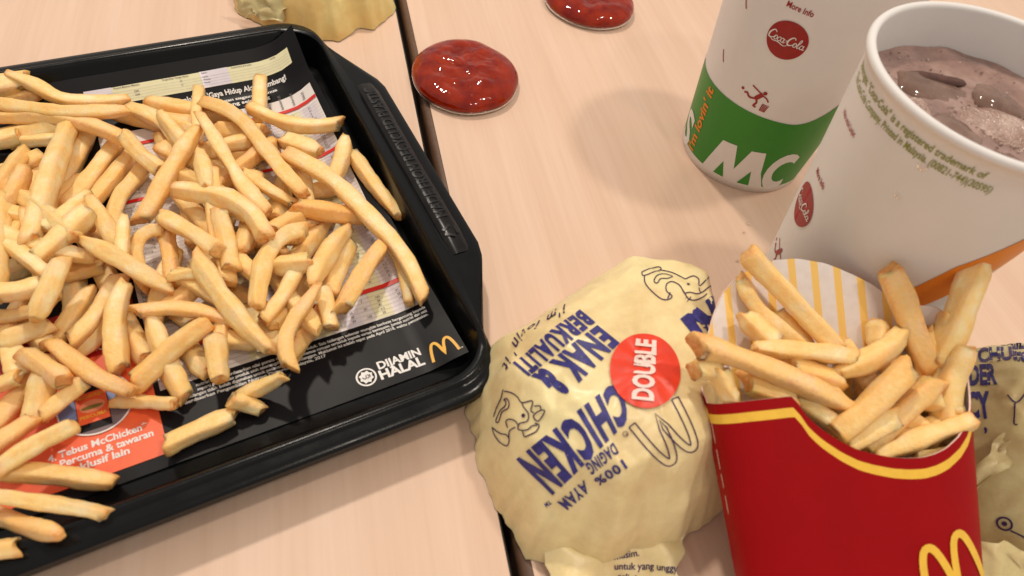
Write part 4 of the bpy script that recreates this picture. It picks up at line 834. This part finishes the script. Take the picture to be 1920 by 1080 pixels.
def patch(name, pts, mat, parent, z0):
    c = Vector((sum(p[0] for p in pts) / len(pts), sum(p[1] for p in pts) / len(pts))); n = len(pts); v = [(c.x, c.y, z0 + 0.0016)]; f = []
    for k, s in enumerate((0.35, 0.7, 0.92, 1.0)):
        for (x, y) in pts: v.append((c.x + (x - c.x) * s, c.y + (y - c.y) * s, z0 + (0.0015, 0.0013, 0.0009, 0.0)[k] + 0.0003 * noise.noise((x * 300, y * 300, s * 9))))
    for i in range(n): f.append((0, 1 + i, 1 + (i + 1) % n))
    for k in range(3):
        for i in range(n): f.append((1 + k * n + i, 1 + (k + 1) * n + i, 1 + (k + 1) * n + (i + 1) % n, 1 + k * n + (i + 1) % n))
    return mesh_obj(name, v, f, mat, parent, smooth=True)
def wob(cx, cy, rx, ry, rot, sd, n=28):
    out = []
    for i in range(n):
        a = 2 * pi * i / n; k = 1 + 0.32 * noise.noise((cos(a) * 1.6 + sd, sin(a) * 1.6, sd)); x, y = rx * k * cos(a), ry * k * sin(a)
        out.append((cx + x * cos(rot) - y * sin(rot), cy + x * sin(rot) + y * cos(rot)))
    return out
patch('foam', wob(0.010, -0.006, 0.018, 0.0095, -0.6, 3), M['foam'], dr, 0.1142); patch('foam', wob(-0.020, 0.006, 0.008, 0.0045, 1.0, 7), M['foam'], dr, 0.1142)
patch('dark_pool', wob(-0.010, -0.0170, 0.0036, 0.0022, -0.5, 11), M['drink_dark'], dr, 0.1139); patch('dark_pool', wob(-0.003, 0.0215, 0.013, 0.0024, -0.32, 13), M['drink_dark'], dr, 0.1150)
rb = random.Random(5); bv = []; bf = []
for k in range(420):
    a = rb.uniform(0, 2 * pi); r = rl * (rb.random() ** 0.5) * 0.98; x, y = r * cos(a), r * sin(a); s = rb.uniform(0.00015, 0.0005) if k < 360 else rb.uniform(0.0005, 0.0008)
    if k > 200: x, y = 0.012 + rb.gauss(0, 0.010), -0.006 + rb.gauss(0, 0.007)
    if hypot(x, y) > rl * 0.97: continue
    n0 = len(bv)
    for j in range(4):
        for i in range(8): bv.append((x + s * cos(j * pi / 6) * cos(i * pi / 4), y + s * cos(j * pi / 6) * sin(i * pi / 4), 0.1146 + s * sin(j * pi / 6) * 0.8))
    bf += [tuple(q + n0 for q in fc) for fc in grid_faces(8, 4, True)]; bf.append(tuple(n0 + 24 + i for i in range(8)))
bu = mesh_obj('bubbles', bv, bf, M['foam'], dr, smooth=True); bu['kind'] = 'stuff'
TABLE_DROPS = [(0.2018, 0.2056, 0.0011), (0.1968, 0.1999, 0.0008), (0.1853, 0.1826, 0.0009)]
def droplet(deg, z, s):
    r = 0.0325 + 0.0117 * z / 0.13; v = []
    for j in range(5):
        for i in range(14):
            ph = pi / 2 * j / 4; th = 2 * pi * i / 14; v.append((s * cos(ph) * cos(th), s * sin(ph) * 0.55, s * 1.15 * cos(ph) * sin(th)))
    o = mesh_obj('water_drop', v, grid_faces(14, 5, True), M['drop'], smooth=True)
    o.location = DC + Vector((r * cos(radians(deg)), r * sin(radians(deg)), z)); o.rotation_euler = (0, 0, radians(deg) - pi / 2); return o
tag(droplet(-149.7, 0.1159, 0.0016), 'larger clear water drop on the open cup, just below its green lettering', 'water drop'); tag(droplet(-150.4, 0.1017, 0.0011), 'smaller clear water drop lower on the wall of the open cup', 'water drop')

for k, (x, y, s_) in enumerate(TABLE_DROPS):
    v = [(s_ * cos(pi / 2 * j / 4) * cos(2 * pi * i / 14) * (1 + 0.15 * sin(i)), s_ * cos(pi / 2 * j / 4) * sin(2 * pi * i / 14), s_ * 0.45 * sin(pi / 2 * j / 4)) for j in range(5) for i in range(14)]
    o = mesh_obj('water_drop', v, grid_faces(14, 5, True), M['drop'], smooth=True); o.location = (x, y, 0.0002); tag(o, 'tiny water drop on the table between the open cup and the burger', 'water drop', 'tiny water drops on the table')
# ------------------------------------------------------------------ sauce in clear dishes
def sauce(c, rx, ry, rot, label, lab2, seed):
    def out(a, s=1.0):
        k = 1 + 0.035 * noise.noise((cos(a) * 1.3 + seed, sin(a) * 1.3, seed)) - 0.05 * math.exp(-((a - 1.05) / 0.25) ** 2)
        x, y = rx * k * s * cos(a), ry * k * s * sin(a); return (c[0] + x * cos(rot) - y * sin(rot), c[1] + x * sin(rot) + y * cos(rot))
    n = 80; prof = [(0.0, 0.0004), (0.90, 0.0004), (0.955, 0.0012), (0.975, 0.0020), (0.985, 0.0028), (0.995, 0.0030), (0.997, 0.0024), (0.985, 0.0014), (0.965, 0.0004), (0.90, -0.0), (0.0, 0.0)]
    v = [(*out(2 * pi * i / n, s), z + 0.0001) for s, z in prof for i in range(n)]
    d = mesh_obj('sauce_dish', v, grid_faces(n, len(prof), True), M['clear'], smooth=True); tag(d, label, 'dish', 'clear sauce dishes')
    sp = [(0.955, 0.0018), (0.990, 0.0030), (1.0, 0.0042), (0.990, 0.0056), (0.955, 0.0072), (0.90, 0.0085), (0.82, 0.0095), (0.74, 0.0100)] + [(0.68 - 0.04 * k, 0.0102) for k in range(17)]
    v = []
    for s, z in sp:
        for i in range(n):
            x, y = out(2 * pi * i / n, s); q = max(0, min(1, (0.86 - s) * 4))
            v.append((x, y, z + q * (0.0020 * noise.noise((x * 110, y * 110, seed)) + 0.0011 * abs(noise.noise((x * 230, y * 230, seed + 3))) + 0.0005 * noise.noise((x * 520, y * 520, seed)))))
    f = grid_faces(n, len(sp), True); f.append(tuple(range((len(sp) - 1) * n, len(sp) * n)))
    o = mesh_obj('chilli_sauce', v, f, M['sauce'], smooth=True); tag(o, lab2, 'sauce', 'pools of red sauce')
    return d
sauce((0.0750, 0.3290), 0.0305, 0.0315, -0.25, 'clear shallow dish of sauce straddling the dark table edge', 'glossy red sauce pool beside the dark gap between the tables', 2.3)
sauce((0.1725, 0.4060), 0.0300, 0.0310, 0.2, 'clear shallow dish of sauce cut by the top of the picture', 'glossy red sauce pool at the top beside the green cup', 6.1)

# ------------------------------------------------------------------ wrapped burgers
def wrapped(c, table_r, ht, seed, mat, label, p=3.0, ridges=26, tilt=(0, 0), spikes=(), creases=(), crumple_amp=0.0042):
    e = empty('wrapped_burger', (c[0], c[1], 0), label, 'burger')
    rd = random.Random(seed); na, nr = 216, 72
    ca_, cj_ = 22, 8; hs = [[rd.uniform(-1, 1) for _ in range(ca_)] for _ in range(cj_ + 1)]
    def crumple(a, s):
        # flat facets meeting in sharp creases
        w1_ = a + 0.25 * noise.noise((cos(a) * 2, sin(a) * 2, s * 3 + seed)); u = (w1_ / (2 * pi) * ca_) % ca_; v_ = min(cj_ - 1e-6, max(0, s + 0.06 * noise.noise((cos(a) * 3, sin(a) * 3, seed))) * cj_)
        i, j = int(u), int(v_); x, y = u - i, v_ - j; i2 = (i + 1) % ca_; i %= ca_
        A, B, C2, D = hs[j][i], hs[j][i2], hs[j + 1][i2], hs[j + 1][i]
        if (i + j) % 2:
            return A + (B - A) * x + (C2 - B) * y if x > y else A + (D - A) * y + (C2 - D) * x
        return A + (B - A) * x + (D - A) * y if x + y < 1 else C2 + (D - C2) * (1 - x) + (B - C2) * (1 - y)
    def R_(a):
        if isinstance(table_r[0], tuple):
            ca, sa = cos(a), sin(a); best = 0.03
            for (x0, y0), (x1, y1) in zip(table_r, table_r[1:] + table_r[:1]):
                dx, dy = x1 - x0, y1 - y0; den = ca * dy - sa * dx
                if abs(den) < 1e-9: continue
                t = (x0 * dy - y0 * dx) / den; u = (x0 * sa - y0 * ca) / den
                if t > 0 and -1e-6 <= u <= 1 + 1e-6: best = t
            return best
        n = len(table_r); k = (a / (2 * pi) * n) % n; i = int(k); s = k - i; s = s * s * (3 - 2 * s)
        r = table_r[i] * (1 - s) + table_r[(i + 1) % n] * s
        for (sa, sw, sh) in spikes:
            d = (a - sa + pi) % (2 * pi) - pi; r += sh * max(0, 1 - abs(d) / sw)
        return r
    folds = []
    for k in range(ridges):
        a = rd.uniform(0, 2 * pi); q = rd.uniform(0.55, 1.0); rr = 0.05 * q
        dirn = a + rd.choice((0.0, pi / 2)) + rd.uniform(-0.5, 0.5)
        folds.append((rr * cos(a), rr * sin(a), cos(dirn), sin(dirn), rd.uniform(0.010, 0.028), rd.uniform(0.0018, 0.0045), rd.choice((-1, 1, 1)) * rd.uniform(0.0008, 0.0028)))
    folds += list(creases)
    v = [(0, 0, ht)]; f = []
    for j in range(1, nr + 1):
        s = j / nr
        for i in range(na):
            a = 2 * pi * i / na; r = R_(a) * s; x, y = r * cos(a), r * sin(a)
            z = ht * (1 - s ** p) ** 0.9 if s < 1 else 0
            z += (x * tilt[0] + y * tilt[1]) * (1 - s ** 2)
            g = 0
            for (fx, fy, dx, dy, L, wd, am) in folds:
                u = (x - fx) * dx + (y - fy) * dy; w_ = abs(-(x - fx) * dy + (y - fy) * dx)
                if abs(u) < L and w_ < wd: g += am * (1 - w_ / wd) * (1 - (abs(u) / L) ** 2)
            m_ = min(1, max(0.08, (s - 0.45) * 2.2))
            z += crumple(a, s) * crumple_amp * (0.10 + 0.90 * min(1, max(0, (s - 0.42) * 2.6))) * (1 - s ** 10) + g * m_ * (1 - s ** 8) + (0.0009 * noise.noise((x * 60 + seed, y * 60, 2)) + 0.0006 * abs(noise.noise((x * 150, y * 150, seed)))) * (0.35 + m_) * (1 - s ** 6)
            rad = 1 + (0.035 * noise.noise((cos(a) * 5 + seed, sin(a) * 5, s * 2)) + 0.02 * noise.noise((cos(a) * 14, sin(a) * 14, seed + s))) * s ** 3
            v.append((x * rad, y * rad, max(0.0006 + 0.0008 * (1 - s), z)))
    for i in range(na): f.append((0, 1 + i, 1 + (i + 1) % na))
    for j in range(nr - 1):
        for i in range(na):
            a = 1 + j * na + i; b = 1 + j * na + (i + 1) % na; f.append((a, a + na, b + na, b))
    o = mesh_obj('wrapper', v, f, mat, e, smooth=True)
    bv = BVHTree.FromPolygons([Vector(q) + Vector((c[0], c[1], 0)) for q in v], f)
    return e, o, bv
def onto_surface(bv, e, O, ex, ey, off=0.00022):
    nrm = ex.cross(ey).normalized(); base = Vector(e.location)
    def f(x, y):
        st = O + ex * x + ey * y + nrm * 0.12; h = bv.ray_cast(st, -nrm)
        if h[0] is None: h = bv.find_nearest(O + ex * x + ey * y)
        nn = h[1]
        if nn.dot(nrm) < 0: nn = -nn
        return h[0] + nn * off * 0.5 + nrm * off - base
    return f
def fold_sheet(name, quad, mat, parent, amp, seed, nu_=26, nv_=18):
    """loose crumpled flap of wrapper spanned between four corner points"""
    A, B, Cc_, D = [Vector(q) for q in quad]; base = Vector(parent.location); v = []
    for j in range(nv_ + 1):
        for i in range(nu_ + 1):
            s, t = i / nu_, j / nv_; p = (A * (1 - s) + B * s) * (1 - t) + (D * (1 - s) + Cc_ * s) * t
            g = abs(noise.noise((s * 2.6 + seed, t * 1.2, 1))) * 2 - 0.3 + 0.3 * abs(noise.noise((s * 5, t * 2.5 + seed, 4)))
            ex_ = 0.004 * noise.noise((s * 5, t * 5, seed))
            p = p + Vector((ex_, 0.003 * noise.noise((s * 6, 2, seed + 1)), amp * g)); p.z = max(p.z, 0.0012); v.append(p - base)
    o = mesh_obj(name, v, grid_faces(nu_ + 1, nv_ + 1), mat, parent, smooth=True)
    bv = BVHTree.FromPolygons([q + base for q in v], grid_faces(nu_ + 1, nv_ + 1)); return o, bv

RT = [(0.0265, 0.0760), (0.0650, 0.0600), (0.0600, 0.0200), (0.0470, -0.0150), (0.0360, -0.0380), (0.0130, -0.0475), (-0.0180, -0.0500), (-0.0420, -0.0420), (-0.0520, -0.0100), (-0.0530, 0.0150), (-0.0455, 0.0390)]
b1, w1, bv1 = wrapped((0.0925, 0.1050), RT, 0.0535, 5, M['wrap'], 'wrapped chicken burger with a round orange-red sticker, beside the fries carton', 3.6, 40, spikes=((2.95, 0.10, 0.003),), creases=((-0.016, -0.034, 0.05, -1.0, 0.022, 0.005, 0.0042), (0.012, -0.036, 0.80, 0.35, 0.026, 0.005, -0.0040), (0.022, -0.022, 0.7, 0.5, 0.024, 0.006, 0.0036), (-0.036, -0.020, 0.35, -0.94, 0.024, 0.004, 0.0030), (-0.042, 0.012, 0.25, 0.97, 0.022, 0.004, 0.0030), (0.000, -0.040, -0.3, 0.95, 0.014, 0.003, -0.0030), (0.040, 0.050, 0.9, -0.4, 0.02, 0.006, 0.002)))
O1 = Vector((0.088, 0.100, 0.045)); EX1 = Vector((0.9242, -0.2793, 0.26048)); EY1 = Vector((0.12765, 0.86872, 0.47856))
s1 = onto_surface(bv1, b1, O1, EX1, EY1)
mm = lambda p: (p[0] / 1000, p[1] / 1000)
def bt(name, s, h, wd, o, d, bold=0.04, mat='wrap_ink', up=None, **k):
    return decal(name, place(text2d(s, h / 1000, bold, width=wd / 1000, **k), mm(o), d, up), s1, M[mat], w1, (0.0022, 0.0022))
D1 = (-0.796, -0.605)
def quad(sh, q):
    x1 = max(p[0] for p in sh[0]); y1 = 0.68; Q = [Vector(mm(p)) for p in q]
    out = []
    for x, y in sh[0]:
        s_, t_ = x / x1, y / y1; p = (Q[0] * (1 - s_) + Q[1] * s_) * (1 - t_) + (Q[3] * (1 - s_) + Q[2] * s_) * t_; out.append((p.x, p.y))
    return (out, sh[1])
def bq(s, q, bold=0.045): return decal('lettering', quad(text2d(s, 0.62, bold, spacing=1.16), q), s1, M['wrap_ink'], w1, (0.0022, 0.0022))
bq('CHICKEN', [(-2.5, 2.7), (-37.0, -24.1), (-23.9, -34.4), (1.4, -9.4)], 0.050); bq('ENAK &', [(-9.0, 22.1), (-31.5, 4.2), (-20.3, -3.5), (-1.5, 15.7)], 0.050); bq('BERKUALITI', [(-15.7, 28.8), (-39.0, 9.2), (-32.6, 4.4), (-9.9, 23.3)], 0.050)
bq('DAGING', [(-4.5, -16.5), (-13.4, -23.2), (-11.3, -27.0), (-2.7, -19.8)], 0.03); bq('AYAM', [(-13.9, -28.4), (-22.9, -36.0), (-19.5, -39.0), (-12.3, -32.5)], 0.03); bq('100%', [(-1.8, -21.6), (-11.0, -28.2), (-9.2, -30.5), (0.0, -24.4)], 0.03)
bq('EN', [(44.9, 43.6), (19.9, 24.9), (24.5, 18.3), (48.4, 27.2)], 0.050); bt('lettering', 'TM', 1.4, 2.6, (-25.7, -35.6), D1, 0.02)
path = smooth_line([mm(p) for p in ((-21.9, 32.3), (-29.2, 28.2), (-33.1, 26.1), (-36.7, 24.0), (-40.0, 20.5), (-41.6, 16.6), (-43.5, 12.1), (-44.5, 7.5))], 6)
cum = [0]
for a, b in zip(path, path[1:]): cum.append(cum[-1] + hypot(b[0] - a[0], b[1] - a[1]))
def along(x, y):
    x = max(0, min(cum[-1] - 1e-6, x)); i = max(k for k in range(len(cum)) if cum[k] <= x); i = min(i, len(path) - 2)
    s = (x - cum[i]) / (cum[i + 1] - cum[i]); p = path[i]; q = path[i + 1]; d = Vector((q[0] - p[0], q[1] - p[1])).normalized()
    return (p[0] + (q[0] - p[0]) * s - d.y * y, p[1] + (q[1] - p[1]) * s + d.x * y)
tx = text2d("i'm lovin' it", 0.0042, 0.012, width=cum[-1], shear=0.45, spacing=1.2)
decal('slogan_lettering', ([along(x, y) for x, y in tx[0]], tx[1]), s1, M['wrap_line'], w1, (0.002, 0.002))
ap = arches_path(0.0165, 0.0165, 16)
def offset_line(pts, d):
    out = []
    for i, p in enumerate(pts):
        a = pts[max(i - 1, 0)]; b = pts[min(i + 1, len(pts) - 1)]; L = hypot(b[0] - a[0], b[1] - a[1]); out.append((p[0] - (b[1] - a[1]) / L * d, p[1] + (b[0] - a[0]) / L * d))
    return out
oa, ib = offset_line(ap, 0.0012), offset_line(ap, -0.0012)
lg = join([stroke(oa, 0.0004), stroke(ib, 0.0004), stroke([oa[0], ib[0]], 0.0004), stroke([oa[-1], ib[-1]], 0.0004)])
decal('arches_logo', place(lg, mm((8.6, -6.8)), (-0.86, -0.51), (0.53, -0.85)), s1, M['wrap_line'], w1, (0.002, 0.002))
decal('registered_mark', join([shift(ring(0, 0, 0.0007, 0.0009, 16), -0.0006, -0.0138), place(text2d('R', 0.0008, 0.01), (-0.0003, -0.0135), D1)]), s1, M['wrap_line'], w1)
ROOSTER = [[(-43.3, 0.3), (-44.2, -2.8), (-46.6, -6.5), (-48.0, -9.6)], [(-42.8, -0.3), (-39.5, -0.9), (-37.0, -2.4), (-35.3, -4.2), (-31.7, -3.5), (-31.2, -4.5), (-31.9, -6.7), (-30.7, -7.6)], [(-35.3, -4.2), (-34.6, -5.6), (-32.9, -7.6), (-32.9, -9.7), (-33.8, -10.6), (-36.1, -11.2), (-36.8, -13.0), (-35.1, -13.5), (-33.1, -13.1), (-31.6, -11.9), (-29.7, -11.6)], [(-30.7, -5.3), (-28.5, -5.2), (-28.2, -6.4), (-26.9, -6.9), (-29.1, -10.1), (-30.6, -9.6), (-31.0, -8.5), (-29.7, -7.3), (-28.2, -6.6)], [(-43.0, -3.4), (-41.6, -2.9), (-40.4, -4.5), (-41.0, -6.3), (-43.5, -7.6), (-44.9, -11.0), (-46.4, -11.1), (-45.7, -9.2), (-44.3, -7.0), (-42.2, -5.5), (-41.9, -4.0), (-43.0, -3.4)], [(-48.3, -13.3), (-46.7, -16.2), (-44.1, -18.4), (-41.6, -19.2), (-40.5, -17.0), (-41.6, -15.3), (-44.1, -15.1), (-47.1, -13.8), (-48.3, -13.3)], [(-40.9, -12.9), (-41.6, -10.8), (-40.2, -9.9), (-37.8, -10.4), (-36.4, -12.1)], [(-40.5, -16.4), (-40.2, -14.0), (-37.8, -12.5)], [(-35.1, -13.5), (-34.4, -15.5), (-32.5, -14.9), (-30.0, -13.6), (-29.0, -11.6), (-30.6, -11.0)], [(6.9, 45.0), (7.8, 43.3), (14.5, 47.5), (13.2, 48.7), (6.9, 45.0)], [(14.5, 47.5), (19.3, 46.2), (23.9, 43.3)], [(7.8, 43.3), (7.9, 39.7), (10.3, 36.0), (13.4, 33.1), (16.0, 32.9), (17.4, 34.4), (15.6, 36.5), (15.9, 39.6), (18.0, 41.0), (20.6, 39.6), (21.7, 37.3)], [(11.3, 41.4), (12.8, 43.9), (15.6, 44.9), (18.7, 43.9), (16.8, 42.5), (14.0, 42.3), (12.6, 40.2), (11.6, 40.2), (11.3, 41.4)], [(23.9, 43.3), (27.2, 44.9), (29.1, 43.3), (29.4, 40.3), (39.4, 51.1), (40.3, 47.9), (29.7, 37.2), (28.3, 38.9)], [(21.7, 37.3), (23.3, 33.6), (26.1, 33.2), (29.4, 34.9), (31.3, 36.6)], [(21.7, 37.3), (22.2, 35.8), (24.3, 36.3), (27.2, 35.9), (29.7, 37.2)], [(16.9, 35.9), (15.7, 33.2)]]
decal('rooster_drawing', join([stroke([mm(p) for p in smooth_line(st, 4)], 0.00042) for st in ROOSTER[:9]] + [disc(-0.0347, -0.0085, 0.0007, n=12)]), s1, M['wrap_line'], w1, (0.0025, 0.0025))
decal('rooster_drawing', join([stroke([mm(p) for p in smooth_line(st, 4)], 0.00042) for st in ROOSTER[9:]] + [disc(0.0244, 0.0403, 0.0006, n=12)]), s1, M['wrap_line'], w1, (0.0025, 0.0025))
sst = onto_surface(bv1, b1, O1, EX1, EY1, 0.0006); ss2 = onto_surface(bv1, b1, O1, EX1, EY1, 0.00095)
stk = decal('sticker', disc(0.0064, 0.0068, 0.0117, 0.0126, 56), sst, M['sticker_red'], b1, (0.0025, 0.0025))
decal('sticker_lettering', place(text2d('DOUBLE', 0.0066, 0.04, width=0.0205), (0.0082, -0.0036), (0.10, 1)), ss2, M['sticker_text'], stk, (0.002, 0.002))
f1, fb1 = fold_sheet('wrapper_fold', [(0.0540, 0.0720, 0.010), (0.1140, 0.0730, 0.011), (0.1010, 0.0460, 0.002), (0.0580, 0.0420, 0.002)], M['wrap'], b1, 0.0055, 3)
sf = onto_surface(fb1, b1, Vector((0.08, 0.05, 0.01)), EX1, EY1)
decal('small_lettering', join([place(text2d(s, 0.0022, 0.015), (x, y), (0.97, 0.2 - 0.12 * k)) for k, (s, x, y) in enumerate((('a bermutu,', -0.0040, 0.0060), ('musim.', -0.0030, 0.0028), ('untuk yang unggul', -0.0030, -0.0004), ('asli dan', -0.0020, -0.0036)))]), sf, M['wrap_line'], f1, (0.002, 0.002))

RT2 = [0.049, 0.050, 0.053, 0.056, 0.052, 0.050, 0.049, 0.050, 0.051, 0.052, 0.053, 0.052, 0.050, 0.050, 0.052, 0.050, 0.049, 0.053, 0.056, 0.053, 0.050, 0.054, 0.053, 0.050]
b2, w2, bv2 = wrapped((-0.0040, 0.4250), RT2, 0.050, 17, M['wrap_back'], 'yellow-brown wrapped burger behind the tray corner, cut by the top of the picture', 2.6, 46, spikes=((4.9, 0.12, 0.004), (5.35, 0.10, 0.004), (4.35, 0.12, 0.003)))
fold_sheet('wrapper_fold', [(-0.050, 0.395, 0.018), (-0.018, 0.384, 0.022), (-0.022, 0.375, 0.010), (-0.045, 0.386, 0.006)], M['wrap_green'], b2, 0.006, 12, 18, 12)

RT3 = [0.058, 0.058, 0.058, 0.060, 0.060, 0.060, 0.060, 0.060, 0.060, 0.060, 0.060, 0.058, 0.058, 0.058, 0.058, 0.056, 0.056, 0.056, 0.056, 0.056, 0.056, 0.058, 0.058, 0.058]
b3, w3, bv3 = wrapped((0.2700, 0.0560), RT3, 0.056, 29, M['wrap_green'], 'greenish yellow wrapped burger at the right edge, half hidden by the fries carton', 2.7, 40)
O3 = Vector((0.245, 0.07, 0.035)); EX3 = Vector((0.66446, -0.41339, 0.62258)); EY3 = Vector((0.13587, 0.88601, 0.4433))
s3 = onto_surface(bv3, b3, O3, EX3, EY3)
def b3t(s, h, wd, o, d, bold=0.045): return decal('lettering', place(text2d(s, h / 1000, bold, width=wd / 1000), mm(o), d), s3, M['wrap_ink'], w3, (0.0022, 0.0022))
b3t('CHICKEN', 1.6, 14, (-7.0, 31.0), (0.98, 0.12), 0.03); b3t('CHUNKY', 6.6, 24, (-15.0, 23.2), (0.99, 0.02)); b3t('TENDER', 8.2, 19, (-27.8, 13.6), (0.99, 0.0)); b3t('JUICY', 9.6, 15, (-26.6, 0.4), (0.99, 0.02)); b3t(',', 5.0, 1.0, (-14.6, -4.2), (0.99, 0.0))
decal('line_drawing', join([stroke(smooth_line([(-0.0060, 0.0090), (-0.0035, 0.0060), (0.0, 0.0100)]), 0.0005), stroke(smooth_line([(-0.0040, 0.0058), (-0.0045, 0.0020), (-0.0050, -0.0016), (-0.0040, -0.0020)]), 0.0005)]), s3, M['wrap_line'], w3, (0.002, 0.002))
fold_sheet('wrapper_fold', [(0.2130, 0.0560, 0.026), (0.2450, 0.0780, 0.046), (0.2520, 0.0700, 0.048), (0.2130, 0.0500, 0.026)], M['wrap_green'], b3, 0.003, 21, 20, 8)
f3, fb3 = fold_sheet('wrapper_fold', [(0.2080, 0.0360, 0.018), (0.2450, 0.0170, 0.028), (0.2350, -0.0050, 0.004), (0.2020, 0.0100, 0.003)], M['wrap_green'], b3, 0.004, 31)
decal('line_drawing', join([ring(-0.0118, -0.0375, 0.0019, 0.0026, 20), disc(-0.0118, -0.0375, 0.0009, n=12), stroke(smooth_line([(-0.0102, -0.0398), (-0.0060, -0.0420), (0.0, -0.0450)]), 0.0006)]), s3, M['wrap_line'], w3, (0.002, 0.002))
